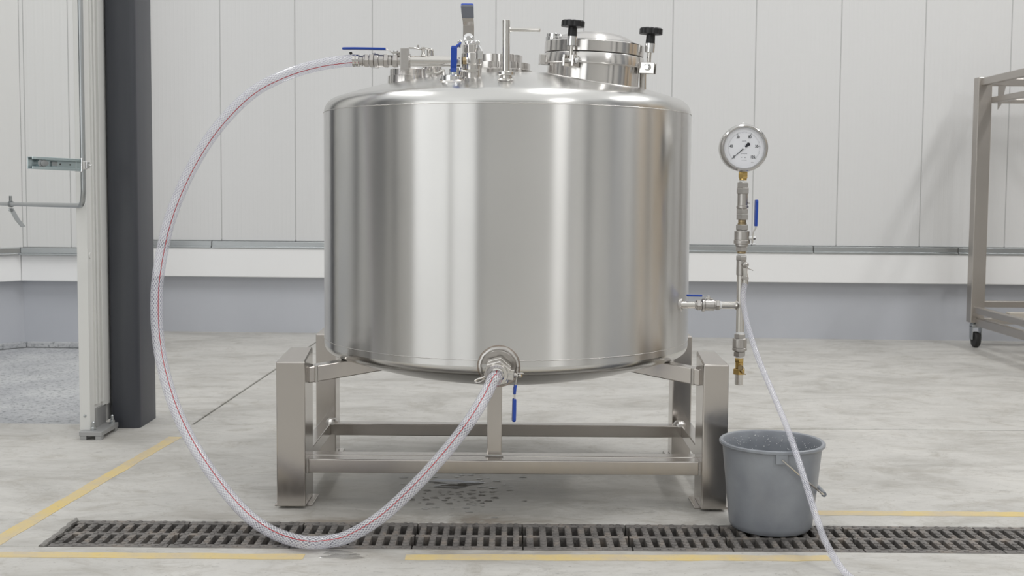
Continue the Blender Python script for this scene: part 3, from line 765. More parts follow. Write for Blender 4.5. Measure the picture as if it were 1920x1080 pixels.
mb = MB(); q = Vector((X(742), PY, zl+10*sc_)); mb.cyl(q, q+Vector((0, 0, 7*sc_)), 4*sc_, n=14); mb.hexa(q+Vector((0, 0, 5*sc_)), q+Vector((0, 0, 9*sc_)), 4.6*sc_); mb.build('stem', 'chrome', fv)
zt = zl+14.5*sc_
lv = MB().strap([(X(749), PY, zt), (X(736), PY, zt), (X(727), PY, zt+6.5*sc_), (X(722), PY, zt+7.5*sc_), (X(716), PY, zt+7.5*sc_)], (0, 1, 0), [.024, .024, .02, .018, .018], .003).build('lever', 'fitting_steel', fv)
MB().strap([(X(724), PY, zt+7.5*sc_), (X(700), PY, zt+7.8*sc_), (X(665), PY, zt+8.1*sc_), (X(645), PY, zt+7.8*sc_), (X(642), PY, zt+7.6*sc_)], (0, 1, 0), [.022, .024, .026, .025, .018], 4*sc_).build('grip', 'blue_grip', lv, bevel=.0022)
cpl = thing('hose_coupling', 'nickel hose coupling with clamps at the upper end of the hose', 'coupling', (X(690), PY, zl), 'hose fittings')
mb = MB(); o_ = Vector((X(672), PY, zl)); seq(mb, o_, axx, [('c', 9.8*sc_, -4*sc_, 9*sc_), ('c', 10.8*sc_, 9*sc_, 12*sc_), ('h', 11.5*sc_, 12*sc_, 19*sc_), ('c', 8.5*sc_, 19*sc_, 21*sc_), ('h', 11.8*sc_, 21*sc_, 29*sc_), ('c', 9.5*sc_, 29*sc_, 31*sc_)])
mb.build('body', 'cast_steel', cpl)
for px_ in (661.5, 668): MB().lathe((X(px_), PY, zl), axx, [(11.2*sc_, 0), (11.7*sc_, .4*sc_), (11.7*sc_, 4.6*sc_), (11.2*sc_, 5*sc_)], 28, cap=False).build('clamp_band', 'fitting_steel', cpl)
mb = MB(); mb.obox((X(658), PY, zl+14*sc_), (1, 0, .4), (5*sc_, .012, 4*sc_)); mb.build('clamp_screw', 'black_plastic', cpl, bevel=.001)
for s in (.7, -.7): MB().obox((X(700.5), PY+s*.012, zl+(13.5 if s > 0 else -13)*sc_), (1, 0, .3), (6*sc_, .005, 3*sc_)).build('cam_ear', 'chrome', cpl, bevel=.0008, seg=1)
# rear lever fitting rising behind the pipe
rf = thing('lever_fitting', 'small steel fitting with flat plate handle behind the filling pipe', 'fitting', (X(800), PY+.03, zl))
mb = MB(); mb.cyl((X(804.5), PY+.05, zl+6*sc_), (X(804.5), PY+.05, zl+26*sc_), 6.8*sc_, n=22, ch=.001); mb.build('body', 'fitting_steel', rf)
mb = MB(); mb.lathe((X(793.5), PY, zl+9*sc_), (0, 0, 1), [(5.5*sc_, 0), (4*sc_, 2*sc_), (3.2*sc_, 5*sc_), (3.2*sc_, 17*sc_)], 16); mb.build('post', 'fitting_steel', rf)
mb = MB(); mb.strap([(X(767), PY, zl+24.5*sc_), (X(778), PY, zl+24*sc_), (X(786), PY, zl+22*sc_), (X(798), PY+.01, zl+24.5*sc_), (X(811), PY+.045, zl+23.5*sc_)], (0, 1, 0), [.02, .02, .014, .03, .02], .0035); mb.build('handle', 'fitting_steel', rf, bevel=.0008, seg=1)
mb = MB(); mb.hexa((X(784), PY, zl+23*sc_), (X(784), PY, zl+30*sc_), 1.9*sc_); mb.build('bolt', 'cast_steel', rf)

# ---- three-way valve body with upright lever and hanging blue lever
VY = 3.53
def V(px, py, dy=0): return at(px, py, VY+dy)
v0 = V(885, 128); sv = (V(905, 100)-V(865, 100)).length/40
tv = thing('ball_valve', 'upright ball valve on the dome, its long lever standing straight up', 'valve', v0, 'ball valves with blue levers')
mb = MB(); zb_ = v0.z
mb.lathe((v0.x, VY, zb_), (0, 0, 1), [(18*sv, -25*sv), (18*sv, 0), (19*sv, 6*sv), (20*sv, 7*sv), (20*sv, 27*sv), (18*sv, 28*sv)], 30)
mb.lathe((v0.x-1*sv, VY, zb_), (0, 0, 1), [(17*sv, 28*sv), (17*sv, 43*sv), (15.5*sv, 44*sv), (8*sv, 44*sv), (8*sv, 50*sv)], 10)
mb.build('body', 'hatch_steel', tv, bevel=.001, seg=1)
mb = MB(); p = V(872, 114, -.04); mb.hexa(p-Vector((4*sv, 0, 0)), p+Vector((3*sv, 0, 0)), 7.5*sv); mb.build('brass_plug', 'old_brass', tv)
mb = MB(); mb.lathe(p+Vector((3*sv, 0, 0)), (1, 0, 0), [(6.5*sv, 0), (6*sv, 2*sv), (3*sv, 4*sv), (0, 4.2*sv)], 14); mb.build('plug_screw', 'chrome', tv)
for px_, py_ in ((862, 80), (895.5, 81)):
    p = V(px_, py_, -.02); mb = MB(); mb.cyl(p-Vector((0, .012, 0)), p+Vector((0, .012, 0)), 4.2*sv, n=14, ch=.001)
    mb.cyl(p, p-Vector((0, 0, 9*sv)), 2.4*sv, n=10); mb.build('eye_bolt', 'chrome', tv)
mb = MB(); mb.strap([V(896, 81, -.02), V(901, 90, -.03), V(904, 96, -.035), V(903.5, 109, -.035)], (0, 1, 0), .01, 3*sv); mb.strap([V(900, 95, -.036), V(900, 110, -.036)], (1, 0, 0), 9*sv, .004); mb.build('catch', 'chrome', tv, bevel=.0006, seg=1)
p = V(878.5, 72, -.012)
mb = MB(); mb.lathe(p+Vector((0, .016, 0)), (0, -1, 0), [(10.5*sv, 0), (11*sv, .006), (10*sv, .014), (6*sv, .018), (0, .019)], 24); mb.hexa(p+Vector((0, 0, 0)), p-Vector((0, .010, 0)), 4.6*sv); mb.cyl(p-Vector((0, 0, 14*sv)), p-Vector((0, 0, 6*sv)), 7*sv, n=18); mb.build('stem', 'chrome', tv)
lv = MB().strap([V(878.5, 72, 0), V(878.5, 58, 0), V(878.5, 47, 0), V(878, 40, -.008), V(877, 33, -.010), V(876.5, 26, -.012)], (1, 0, 0), [20.5*sv]*6, .0035).build('lever', 'frame_steel', tv, bevel=.0008, seg=1)
gp = MB().strap([V(877.5, 34, -.012), V(876.5, 22, -.016), V(876, 12, -.018), V(876, 9.5, -.016)], (1, 0, 0), [22*sv, 23*sv, 23.5*sv, 20*sv], .006).build('grip', 'grey_grip', lv, bevel=.0015)
MB().strap([V(876, 13.5, -.017), V(876, 9, -.013), V(876, 8.2, .004)], (1, 0, 0), [24*sv, 23.5*sv, 20*sv], .007).build('grip_end', 'blue_grip', lv, bevel=.0015)
# hanging blue lever in front
hv = thing('valve_lever', 'broad blue lever hanging down in front of the dome valve', 'lever', V(851, 110, -.06))
HY = -.06
mb = MB(); mb.strap([V(851.5, 86, HY+.002), V(851.3, 90, HY), V(851, 110, HY), V(850.5, 124, HY), V(850.5, 127, HY+.003), V(850, 135, HY)], (1, 0, 0), [9*sv, 11.5*sv, 11.5*sv, 11.5*sv, 11.5*sv, 11.5*sv], .006)
mb.build('grip', 'blue_grip', hv, bevel=.0016)
MB().strap([V(863, 82, -.03), V(859, 85, HY+.015), V(855, 88, HY+.004)], (.4, 0, 1), 7*sv, .005).build('grip_neck', 'blue_grip', hv, bevel=.0012)
mb = MB(); mb.strap([V(850, 132, HY+.001), V(850, 139.5, HY+.001)], (1, 0, 0), 12*sv, .0035); mb.build('lever', 'zinc_plate', hv, bevel=.0006, seg=1)
mb = MB(); q = V(850, 136, HY+.004); mb.cyl(q, Vector((q.x, q.y, q.z-.03)), .006, n=12); mb.build('pivot', 'chrome', hv)

# ------------------------------------------------------------------ side outlet, standpipe and gauge
GX, GY = .7205, 3.68
def GZ(py): return at(1390, py, GY).z
k_ = abs(GZ(300)-GZ(600))/300            # metres per pixel
hz = at(1325, 572, GY).z
def HX(px): return at(px, 572, GY).x
sp0 = HX(1256)
side = MB().lathe((sp0-.07, GY, hz), axx, [(7*k_, 0), (7*k_, HX(1307)-sp0+.07)], 24).build('side_pipe', 'fitting_steel', tank)
mb = MB(); seg_ = []
for kk in range(25):
    t = 2*PI*kk/24; dz = 9.5*k_*math.sin(t); dy = 9.5*k_*math.cos(t); yy = GY+dy
    seg_.append((TX+math.sqrt(TR**2-(yy-TY)**2)+.001, yy, hz+dz))
mb.tube(seg_, .0045, 7, cap=False).build('weld_bead', 'weld', side)
sv2 = thing('ball_valve', 'small steel ball valve with short blue lever on the side outlet of the tank', 'valve', (HX(1328), GY, hz), 'ball valves with blue levers')
mb = MB(); seq(mb, (HX(1302), GY, hz), axx, [('c', 7.6*k_, 0, 4*k_), ('h', 9.6*k_, 4*k_, 11*k_), ('c', 8*k_, 11*k_, 14*k_), ('c', 12*k_, 14*k_, 19*k_), ('c', 10.5*k_, 19*k_, 37*k_), ('c', 8.4*k_, 37*k_, 40*k_), ('h', 9*k_, 40*k_, 47*k_)])
mb.build('body', 'cast_steel', sv2)
MB().cyl((HX(1349), GY, hz), (HX(1352), GY, hz), 7.3*k_, n=20).build('tape', 'tape', sv2)
mb = MB(); q = Vector((HX(1328), GY, hz+9*k_)); mb.cyl(q, q+Vector((0, 0, 6*k_)), 4*k_, n=12); mb.hexa(q+Vector((0, 0, 5*k_)), q+Vector((0, 0, 8.5*k_)), 3.4*k_); mb.build('stem', 'chrome', sv2)
zt = hz+13*k_
lv = MB().strap([(HX(1336), GY, zt-1.5*k_), (HX(1324), GY, zt-.5*k_), (HX(1319), GY, zt+3.6*k_), (HX(1312), GY, zt+4.6*k_)], (0, 1, 0), .014, .0022).build('lever', 'fitting_steel', sv2)
MB().strap([(HX(1316), GY, zt+4.6*k_), (HX(1300), GY, zt+4.8*k_), (HX(1289), GY, zt+5*k_), (HX(1287), GY, zt+4.8*k_)], (0, 1, 0), [.015, .017, .018, .012], 3.6*k_).build('grip', 'blue_grip', lv, bevel=.0014)
# standpipe (tee)
sp = thing('standpipe', 'upright steel tee pipe carrying the pressure gauge beside the tank', 'pipe', (GX, GY, GZ(620)))
MB().cyl((GX, GY, GZ(622)), (GX, GY, GZ(512)), 7.6*k_, n=24).build('riser', 'fitting_steel', sp)
MB().lathe((HX(1351), GY, hz), axx, [(7*k_, 0), (7*k_, HX(1378)-HX(1351)), (9*k_, HX(1381)-HX(1351))], 24).build('branch', 'fitting_steel', sp)
mb = MB(); pts = []
for kk in range(21):
    t = 2*PI*kk/20; dy = 7.4*k_*math.cos(t); pts.append((GX-math.sqrt(max(0, (7.8*k_)**2-min(dy*dy, (7.7*k_)**2)))-.0005, GY+dy, hz+8*k_*math.sin(t)))
mb.tube(pts, .0022, 6, cap=False).build('weld_bead', 'weld', sp)
def stackz(mb, items):
    for kind, w_, y0, y1 in items:
        z0_, z1_2 = GZ(y1), GZ(y0); seq(mb, (GX, GY, z0_), (0, 0, 1), [(kind, w_/2*k_, 0, z1_2-z0_)], .26)
    return mb
stackz(MB(), [('h', 19, 479, 488), ('c', 18, 488, 516)]).build('sampling_tee', 'cast_steel', sp)
stackz(MB(), [('c', 14.5, 475, 479)]).build('tape', 'tape', sp)
stackz(MB(), [('c', 14.5, 619, 627)]).build('tape', 'tape', sp)
# upper valve and non-return fitting
gv = thing('ball_valve', 'nickel ball valve with upright blue lever below the pressure gauge', 'valve', (GX, GY, GZ(475)), 'ball valves with blue levers')
stackz(MB(), [('h', 22, 421, 431), ('c', 20, 431, 434), ('c', 28, 433, 450), ('c', 30, 450, 457), ('c', 24, 457, 462), ('h', 21, 462, 471)]).build('body', 'cast_steel', gv)
stackz(MB(), [('c', 16, 471, 475.5)]).build('nipple', 'old_brass', gv); stackz(MB(), [('c', 15, 412, 418), ('c', 16.5, 417.9, 421.5)]).build('nipple', 'old_brass', gv)
q = Vector((GX, GY-.004, GZ(446)))
mb = MB(); mb.cyl(q+Vector((9*k_, 0, 0)), q+Vector((18*k_, 0, 0)), 4.6*k_, n=14); mb.cyl(q+Vector((18*k_, 0, 0)), q+Vector((20*k_, 0, 0)), 2.5*k_, n=12); mb.hexa(q+Vector((20*k_, 0, 0)), q+Vector((25*k_, 0, 0)), 4*k_); mb.cyl(q+Vector((15*k_, 0, -10*k_)), q+Vector((25*k_, -.002, -11*k_)), 1.3*k_, n=8); mb.build('stem', 'chrome', gv)
lv = MB().strap([q+Vector((19*k_, 0, -9*k_)), q+Vector((19*k_, 0, 5*k_)), q+Vector((20*k_, 0, 11*k_)), q+Vector((24.5*k_, 0, 18*k_)), q+Vector((25.3*k_, 0, 27*k_))], (0, 1, 0), [.018, .018, .015, .014, .014], 2*k_).build('lever', 'fitting_steel', gv, bevel=.0005, seg=1)
MB().strap([q+Vector((25*k_, 0, 22*k_)), q+Vector((25.3*k_, 0, 50*k_)), q+Vector((25.5*k_, 0, 68*k_)), q+Vector((25.5*k_, 0, 72*k_))], (0, 1, 0), [.016, .019, .019, .012], 5.4*k_).build('grip', 'blue_grip', lv, bevel=.0018)
nv = thing('check_valve', 'nickel cylindrical check valve directly under the gauge stem', 'valve', (GX, GY, GZ(412)))
stackz(MB(), [('h', 20, 342, 352), ('h', 22, 352, 363.5), ('c', 19, 363, 386), ('c', 22.5, 385.5, 391), ('h', 21, 391, 400.5), ('h', 21, 401, 412)]).build('body', 'cast_steel', nv)
MB().cyl((GX+9*k_, GY-.006, GZ(380)), (GX+12.5*k_, GY-.006, GZ(380)), 1.5*k_, n=10).build('pin', 'cast_steel', nv)
# lower check valve and brass drain cock
lvv = thing('check_valve', 'nickel check valve at the lower end of the standpipe', 'valve', (GX, GY, GZ(671)))
stackz(MB(), [('h', 20, 626, 634), ('c', 26.5, 634, 652), ('c', 27.5, 652, 657), ('c', 20, 657, 659), ('h', 21, 659, 667.5)]).build('body', 'cast_steel', lvv)
stackz(MB(), [('c', 14, 667, 672)]).build('tape', 'tape', lvv)
for a in (-.5, .1, .6):
    MB().obox((GX+13.2*k_*math.sin(a), GY-13.2*k_*math.cos(a), GZ(643)), (0, 0, 1), (12*k_, 4*k_, .002), (math.sin(a), -math.cos(a), 0)).build('rib', 'cast_steel', lvv)
bc = thing('drain_cock', 'brass drain cock with small ring handle at the bottom of the standpipe', 'valve', (GX, GY, GZ(721)))
stackz(MB(), [('h', 15.5, 671, 679), ('c', 15, 679, 691), ('h', 21, 691, 701.5)]).build('body', 'brass', bc)
stackz(MB(), [('c', 15.5, 701, 721)]).build('spout', 'fitting_steel', bc)
q = Vector((GX+.001, GY-.015, GZ(688)))
mb = MB(); mb.cyl(q+Vector((0, .012, 0)), q-Vector((0, .004, 0)), 4.4*k_, n=14); mb.tube([q+Vector((4.6*k_*math.cos(2*PI*kk/14), -.005, 4.6*k_*math.sin(2*PI*kk/14))) for kk in range(15)], .0016, 6, cap=False)
mb.strap([q+Vector((0, -.006, -3*k_)), q+Vector((4*k_, -.008, -10*k_)), q+Vector((9*k_, -.008, -12*k_))], (0, 1, 0), .006, .003); mb.build('handle', 'old_brass', bc)
# sampling cock in front of the tee
sk = thing('sampling_cock', 'small steel sampling cock holding the thin hose on the standpipe', 'valve', (GX, GY-.03, GZ(520)))
q = Vector((GX+4*k_, GY-.035, GZ(495)))
mb = MB(); mb.cyl(q+Vector((-2*k_, .025, 0)), q, 4.6*k_, n=16); mb.lathe(q, (0, -1, 0), [(5.6*k_, 0), (5.2*k_, .006), (3*k_, .008), (2*k_, .010), (0, .0105)], 18); mb.build('plug', 'cast_steel', sk)
MB().strap([q+Vector((0, -.004, -1*k_)), q+Vector((5*k_, -.007, -7*k_)), q+Vector((13*k_, -.008, -10*k_))], (0, 1, 0), .008, .0035).build('lever', 'cast_steel', sk, bevel=.0008, seg=1)
MB().strap([q+Vector((-1*k_, .001, -6*k_)), q+Vector((-.5*k_, -.001, -14*k_)), q+Vector((0, -.002, -25*k_))], (1, 0, 0), [9*k_, 7*k_, 9*k_], .007).build('link', 'fitting_steel', sk, bevel=.001, seg=1)
q2 = q+Vector((.5*k_, 0, -25*k_))
mb = MB(); mb.cyl(q2+Vector((0, .02, 0)), q2-Vector((0, .004, 0)), 5.4*k_, n=16); mb.lathe(q2-Vector((0, .004, 0)), (0, -1, 0), [(4*k_, 0), (3.6*k_, .004), (0, .005)], 14); mb.build('screw', 'cast_steel', sk)
mb = MB(); mb.cyl(q2+Vector((0, .004, -3*k_)), q2+Vector((0, .004, -11*k_)), 5.6*k_, n=18); mb.build('ferrule', 'fitting_steel', sk)

# pressure gauge
ga = thing('pressure_gauge', 'round dial pressure gauge with steel bezel and white face', 'gauge', (GX, GY, GZ(342)))
gc = at(1395.2, 277.5, GY-.03); gx, gz = gc.x, gc.z; fy = GY-.038
MB().lathe((gx, fy, gz), (0, 1, 0), [(.0634, .0115), (.0715, .0112), (.0715, .052), (.066, .056), (0, .056)], 56).build('case', 'fitting_steel', ga)
MB().lathe((gx, fy, gz), (0, 1, 0), [(.0625, .012), (.0625, .001), (.064, -.003), (.068, -.0035), (.0725, .001), (.074, .005), (.074, .014), (.0715, .016)], 64, cap=False).build('bezel', 'bezel_steel', ga)
dial = MB().lathe((gx, fy, gz), (0, 1, 0), [(0, .009), (.0632, .009), (.0632, .011), (0, .011)], 64).build('dial', 'dial_white', ga)
MB().lathe((gx, fy, gz), (0, 1, 0), [(0, .0005), (.0626, .0005), (.0626, .0012), (0, .0012)], 64).build('lens', 'gauge_glass', ga)
DYY = fy+.0087
def pol(a, r): return Vector((gx+r*math.cos(a), DYY, gz+r*math.sin(a)))
tk2 = MB()
A0 = math.radians(222); A1 = math.radians(-42)
majors = [222, 173, 116, 64, 6, -42]
for k in range(61):
    a = A0+(A1-A0)*k/60
    tk2.strap([pol(a, .0465), pol(a, .0505 if k % 5 else .0515)], Vector((-math.sin(a), 0, math.cos(a))), .0005, .0003)
for dg in majors:
    a = math.radians(dg); tk = MB(); tk.strap([pol(a, .0425), pol(a, .0505)], Vector((-math.sin(a), 0, math.cos(a))), .0011, .0004); tk.build('scale_mark', 'ink', dial)
o = tk2.build('fine_scale', 'ink_grey', dial); o['kind'] = 'stuff'
def text(s, px, pz, size, name='numeral'):
    cu = bpy.data.curves.new('t', 'FONT'); cu.body = s; cu.size = size; cu.offset = .00028; cu.align_x = 'CENTER'; cu.align_y = 'CENTER'
    to = bpy.data.objects.new('t', cu); C.objects.link(to); bpy.context.view_layer.update()
    me = bpy.data.meshes.new_from_object(to.evaluated_get(bpy.context.evaluated_depsgraph_get()))
    bpy.data.objects.remove(to)
    mb = MB(); mb.add([(px+v_.co.x*.8, DYY-.0002, pz+v_.co.y) for v_ in me.vertices], [tuple(p.vertices) for p in me.polygons])
    bpy.data.meshes.remove(me); o = mb.build(name, 'ink', dial); return o
def dp(zx, zy): return gx+(zx-545)/10.8*(.147/88), gz-(zy-540)/10.8*(.147/88)
for s_, zx, zy in (('0', 348, 722), ('40', 287, 507), ('30', 420, 328), ('80', 658, 322), ('30', 795, 508), ('120', 720, 722)):
    a, b2 = dp(zx, zy); text(s_, a, b2, .0122)
def marks(zx, zy, wz, hz_, n):
    mb = MB(); a, b2 = dp(zx, zy); 
    for k in range(n):
        x = a+(k/(n-1)-.5)*wz*.000155; mb.box((x-.0004, DYY-.0002, b2-hz_*.00007*random.uniform(.5, 1)), (x+.0005, DYY, b2+hz_*.00007*random.uniform(.5, 1)))
    mb.build('fine_print', 'ink_grey', dial)
marks(543, 403, 75, 30, 6); marks(550, 652, 105, 28, 8); marks(570, 728, 24, 36, 3); marks(497, 728, 14, 26, 2); marks(550, 783, 90, 12, 6); marks(720, 828, 50, 18, 4)
nd = MB(); na = math.radians(222); dv = Vector((math.cos(na), 0, math.sin(na))); sd = Vector((-dv.z, 0, dv.x)); cN = Vector((gx, DYY-.003, gz))
def flat(mb, pts, y0, y1):
    n = len(pts); mb.add([Vector((p.x, y0, p.z)) for p in pts]+[Vector((p.x, y1, p.z)) for p in pts], [tuple(range(n)), tuple(reversed(range(n, 2*n)))]+[(k, (k+1) % n, n+(k+1) % n, n+k) for k in range(n)])
flat(nd, [cN-sd*.0015, cN+dv*.052-sd*.0004, cN+dv*.052+sd*.0004, cN+sd*.0015], cN.y, cN.y+.0008)
flat(nd, [cN-sd*.0012, cN+sd*.0012, cN-dv*.020+sd*.0058, cN-dv*.0225, cN-dv*.020-sd*.0058], cN.y, cN.y+.0008)
nd = nd.build('needle', 'ink', dial)
MB().lathe(cN+Vector((0, .002, 0)), (0, -1, 0), [(.0046, 0), (.0046, .003), (.003, .0042), (0, .0044)], 18).build('hub', 'dial_white', nd)
stackz(MB(), [('h', 16.5, 322, 334.5), ('c', 14, 334, 338.5)]).build('stem', 'brass', ga)
stackz(MB(), [('c', 13, 338, 342.5)]).build('tape', 'tape', ga)
MB().lathe((gx, fy+.03, gz+.070), (0, 0, 1), [(.0045, 0), (.0045, .008), (.003, .010), (0, .010)], 12).build('vent_plug', 'tape', ga)

# ------------------------------------------------------------------ bottom outlet
oc = Vector((at(935, 686, 3.30).x, 3.336, .460)); oax = Vector((-.06, -1, -.22)).normalized()
ou, ov, _ = frame(oax)
pad = MB().lathe(oc, oax, [(.050, -.09), (.0505, .006), (.049, .0085), (.030, .0095), (.028, .03)], 40).build('outlet_pad', 'cast_steel', tank)
def ring_on_shell(r, off, jit=0):
    pts = []
    for k in range(49):
        t = 2*PI*k/48; x = oc.x+r*math.cos(t)+random.uniform(-jit, jit); z = oc.z+r*math.sin(t)+random.uniform(-jit, jit)
        zk = ZB-.019-z; rr_ = TR if zk <= 0 else TR-.03+math.sqrt(max(0, .03**2-min(zk, .028)**2))
        pts.append(Vector((x, TY-math.sqrt(max(0, rr_**2-(x-TX)**2))-off, z)))
    return pts
MB().tube(ring_on_shell(.0535, .001, .0008), .0055, 7, cap=False).build('weld_bead', 'weld', pad)
MB().tube(ring_on_shell(.0595, -.0012), .003, 6, cap=False).build('heat_ring', 'heat_tint', pad)
bv = thing('ball_valve', 'steel bottom outlet valve with blue lever hanging below the tank', 'valve', oc, 'ball valves with blue levers')
mb = MB(); seq(mb, oc, oax, [('h', .035, .018, .036), ('c', .031, .036, .042), ('h', .036, .042, .064), ('c', .031, .064, .071)], .3); mb.build('body', 'fitting_steel', bv)
bq = oc+oax*.056
rx = Vector((1, 0, -.10)).normalized()
mb = MB(); mb.cyl(bq+rx*.024, bq+rx*.046, .012, n=16); mb.obox(bq+rx*.037, rx, (.02, .022, .030)); mb.cyl(bq+rx*.046, bq+rx*.060, .0055, n=12); mb.hexa(bq+rx*.060, bq+rx*.068, .0085); mb.build('stem', 'fitting_steel', bv, bevel=.0012, seg=1)
MB().cyl(bq+rx*.068, bq+rx*.070, .004, n=10).build('stem_tip', 'brass', bv)
e0 = bq+rx*.055
mb = MB(); mb.strap([e0+Vector((.018, 0, .006)), e0+Vector((0, 0, .007)), e0+Vector((-.002, -.003, -.012)), e0+Vector((-.006, -.004, -.042)), e0+Vector((-.0065, -.004, -.09))], (.2, -1, 0), [.02, .02, .014, .013, .013], .0028)
lv = mb.build('lever', 'fitting_steel', bv, bevel=.0006, seg=1)
MB().strap([e0+Vector((-.003, -.004, -.026)), e0+Vector((-.006, -.004, -.040)), e0+Vector((-.0065, -.004, -.054))], (.2, -1, 0), [.012, .02, .012], .007).build('grip_collar', 'blue_grip', lv, bevel=.0016)
MB().strap([e0+Vector((-.0065, -.004, -.066)), e0+Vector((-.0068, -.004, -.095)), e0+Vector((-.0075, -.004, -.126)), e0+Vector((-.008, -.004, -.132))], (.2, -1, 0), [.016, .02, .02, .013], .0095).build('grip', 'blue_grip', lv, bevel=.0025)
mb = MB(); p = bq-rx*.033; mb.tube(spline([p, p+Vector((-.004, -.002, -.014)), p+Vector((-.022, -.004, -.020)), p+Vector((-.030, -.004, -.026)), p+Vector((-.02, -.004, -.031)), p+Vector((-.004, -.002, -.022))], 4), .0028, 7); mb.build('pull_ring', 'fitting_steel', bv)

# ------------------------------------------------------------------ hoses
HR = .0178
hend = oc+oax*.060
hp = [Vector((X(674), PY, zl)), Vector((X(655), PY, zl)), at(600, 121.5, 3.535), at(540, 139, 3.535), at(480, 169, 3.53), at(430, 214, 3.525), at(386, 270, 3.52), at(346, 342, 3.515),
      at(316, 420, 3.505), at(299, 500, 3.49), at(293.5, 560, 3.475), at(296, 630, 3.455), at(307, 695, 3.43), at(330, 768, 3.39), at(366, 840, 3.33), at(414, 910, 3.26), at(460, 962, 3.205)]
for (px, py) in ((500, 993), (540, 1013), (581, 1021), (620, 1018)):
    p = onz(px, py, HR); hp.append(Vector((p.x, max(p.y, 3.06), HR+.005)))
hp[-4].z = HR+.012; hp[-4] = at(500, 992, 3.165)
hp += [at(655, 1005, 3.085), at(712, 971, 3.09), at(770, 919, 3.10), at(825, 860, 3.12), at(876, 796, 3.15), at(908, 745, 3.185), at(925, 711, 3.225)]
hp += [hend+oax*.022+Vector((-.004, 0, -.012)), hend]
hs = spline(hp, 10)
hose = thing('braided_hose', 'thick clear braided hose looping from tank top to bottom outlet', 'hose', (hp[18].x, hp[18].y, 0))
MB().tube(hs, HR, 20, cap=False, uv=True).build('tube', 'hose_clear', hose)
def stripe(path, r, off0, off1, wd, m, name, nsp=None):
    mb = MB(); base = 0; npt = len(path)
    for i, p in enumerate(path):
        tg = (path[min(i+1, npt-1)]-path[max(i-1, 0)]).normalized()
        view = (CP-p).normalized(); view = (view-tg*view.dot(tg)).normalized(); sd = tg.cross(view)
        a = off0+(off1-off0)*i/(npt-1)
        for da in (-wd, 0, wd):
            mb.v.append(p+(view*math.cos(a+da)+sd*math.sin(a+da))*(r+.0006))
    for i in range(npt-1):
        for j in (0, 1): mb.f.append((3*i+j, 3*i+j+1, 3*i+4+j, 3*i+3+j))
    return mb.build(name, m, hose)
stripe(hs, HR, -.35, -.15, .055, 'hose_red', 'red_stripe')
mb = MB(); mb.lathe(hend+oax*-.002, oax, [(HR+.001, 0), (HR+.003, .002), (HR+.003, .016), (HR+.001, .018)], 24, cap=False); mb.build('ferrule', 'fitting_steel', hose)
th = [q2+Vector((0, .004, -9*k_)), at(1393, 560, 3.635), at(1402, 610, 3.60), at(1421, 670, 3.53), at(1446, 730, 3.44), at(1469, 785, 3.32), at(1486, 830, 3.18), at(1500, 872, 3.10), at(1515, 920, 3.04), at(1531, 970, 2.985), at(1550, 1020, 2.94)]
p = onz(1586, 1076, .0095); th += [Vector((p.x, p.y, .0105)), Vector((p.x+.03, p.y-.16, .0105)), Vector((p.x+.02, p.y-.5, .0105))]
ts = spline(th, 9)
h2 = thing('thin_hose', 'thin clear braided sampling hose passing in front of the bucket', 'hose', (p.x, p.y, 0))
MB().tube(ts, .0088, 16, cap=False, uv=True).build('tube', 'hose_thin', h2)

# ------------------------------------------------------------------ bucket
bx, by = .748, 3.318; bz = .254; br, bb = .149, .116
bk = thing('bucket', 'grey plastic bucket standing on the drain grating', 'bucket', (bx, by, 0))
rb = br-.009
prof = [(0, .004), (bb-.02, .004), (bb-.006, .006), (bb, .014), (bb+.002, .022)]
for k in range(1, 9): prof.append((bb+.002+(rb-bb-.002)*k/8, .022+(bz-.034)*k/8))
prof += [(br-.003, bz-.011), (br, bz-.008), (br, bz-.002), (br-.003, bz+.001), (rb-.001, bz-.001), (rb-.004, bz-.006)]
for k in range(1, 9): prof.append((rb-.004+(bb-.004-rb)*k/8, bz-.006-(bz-.02)*k/8))
prof += [(bb-.02, .010), (0, .010)]
MB().lathe((bx, by, 0), (0, 0, 1), prof, 64, cap=False).build('body', 'bucket_plastic', bk)
pv = at(1466, 861, by-rb-.004); pv.y = by-math.sqrt(max(0, (rb-.003)**2-(pv.x-bx)**2))
an = math.atan2(pv.y-by, pv.x-bx); dr = Vector((math.cos(an), math.sin(an), 0))
for s in (1, -1):
    c0 = Vector((bx, by, 0))+dr*s*(rb-.002); c0.z = bz-.022
    MB().obox(c0+dr*s*.004, Vector((0, 0, 1)), (.028, .032, .010), dr*s).build('bail_lug', 'bucket_plastic', bk, bevel=.001, seg=1)
pz = bz-.022; D = Vector((.148, .0, -.128)); pts = []
for k in range(25):
    t = PI*k/24; q = Vector((bx, by, pz))+dr*(rb+.008)*math.cos(t)+D*math.sin(t)**.9; pts.append(q)
bail = MB().tube(pts, .0026, 8).build('bail', 'fitting_steel', bk)
MB().tube(pts[10:15], .0075, 12).build('hand_grip', 'bucket_plastic', bail)
dm = MB()
for k in range(120):
    a = random.uniform(.1, PI-.1); zz = bz-.012-abs(random.gauss(0, .03)); rr_ = rb-.004-(bz-zz)*.11-.001
    p = Vector((bx+rr_*math.cos(a), by+rr_*math.sin(a), zz)); dm.lathe(p, Vector((-math.cos(a), -math.sin(a), 0)), [(random.uniform(.0008, .0018), 0), (.0008, .001), (0, .0014)], 6, cap=False)
o = dm.build('water_drops', 'water_drop', bk); o['kind'] = 'stuff'

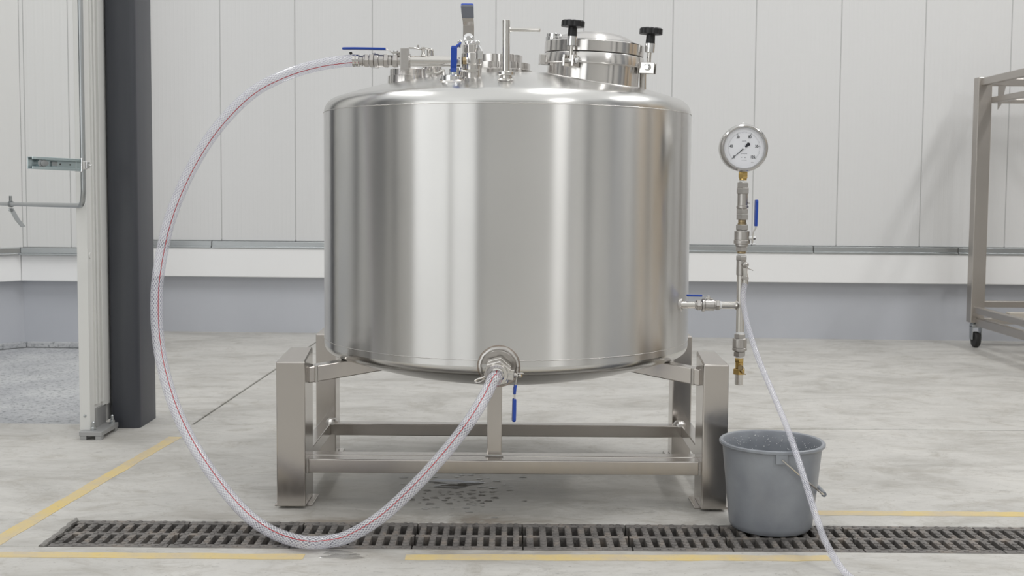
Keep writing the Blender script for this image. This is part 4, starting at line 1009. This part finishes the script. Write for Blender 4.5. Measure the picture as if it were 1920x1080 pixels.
# ------------------------------------------------------------------ wheeled rack by the wall
rk = thing('wheeled_rack', 'tall stainless steel wheeled rack frame by the wall at right', 'rack', (2.93, 7.3, 0))
px0, py0 = 2.88, 7.25; pw = .085
def rbox(lo, hi, name='bar', m='rack_steel', bev=.004): return MB().box(lo, hi).build(name, m, rk, bevel=bev)
posts = [(2.843, 7.23), (2.843, 5.95), (3.95, 7.23), (3.95, 5.95)]
for (x, y) in posts:
    rbox((x, y, .155), (x+pw, y+.075, 1.665), 'post')
    mb = MB(); mb.box((x+.02, y+.015, .145), (x+.065, y+.06, .156)); mb.build('caster_plate', 'galvanised', rk)
    mb = MB(); mb.lathe((x+.027, y+.02, .05), (1, 0, 0), [(.018, -.004), (.045, 0), (.05, .008), (.05, .024), (.045, .032), (.018, .036)], 24); mb.build('wheel', 'rubber', rk)
    mb = MB(); mb.box((x+.013, y+.0, .05), (x+.019, y+.05, .135)); mb.box((x+.068, y+.0, .05), (x+.074, y+.05, .135)); mb.box((x+.013, y+.0, .125), (x+.074, y+.05, .147)); mb.build('caster_fork', 'galvanised', rk, bevel=.003)
for (z0_, z1_3, x) in ((1.615, 1.66, 2.86), (1.51, 1.545, 2.925), (.215, .255, 2.86), (.135, .185, 2.875)):
    rbox((x, 6.02, z0_), (x+.04, 7.235, z1_3)); rbox((3.96, 6.02, z0_), (4.0, 7.235, z1_3))
for (z0_, z1_3) in ((1.615, 1.66), (1.51, 1.535), (.25, .29), (.145, .185)):
    rbox((2.925, 7.25, z0_), (3.955, 7.29, z1_3)); rbox((2.965, 5.97, z0_), (3.955, 6.01, z1_3))
for y in (6.3, 6.6, 6.9): rbox((2.94, y, .215), (3.96, y+.05, .255), 'slat', 'rack_pale')
MB().lathe((2.975, 7.10, 1.66), (0, 0, 1), [(.035, 0), (.03, .012), (0, .016)], 16).build('cap', 'rack_steel', rk)
mb = MB(); mb.add([(2.965, 7.226, 1.615), (3.01, 7.226, 1.615), (2.985, 7.226, 1.50), (2.965, 7.226, 1.47), (2.965, 7.234, 1.615), (3.01, 7.234, 1.615), (2.985, 7.234, 1.50), (2.965, 7.234, 1.47)], [(0, 1, 2, 3), (7, 6, 5, 4), (0, 4, 5, 1), (1, 5, 6, 2), (2, 6, 7, 3), (3, 7, 4, 0)]); mb.build('gusset', 'rack_steel', rk)
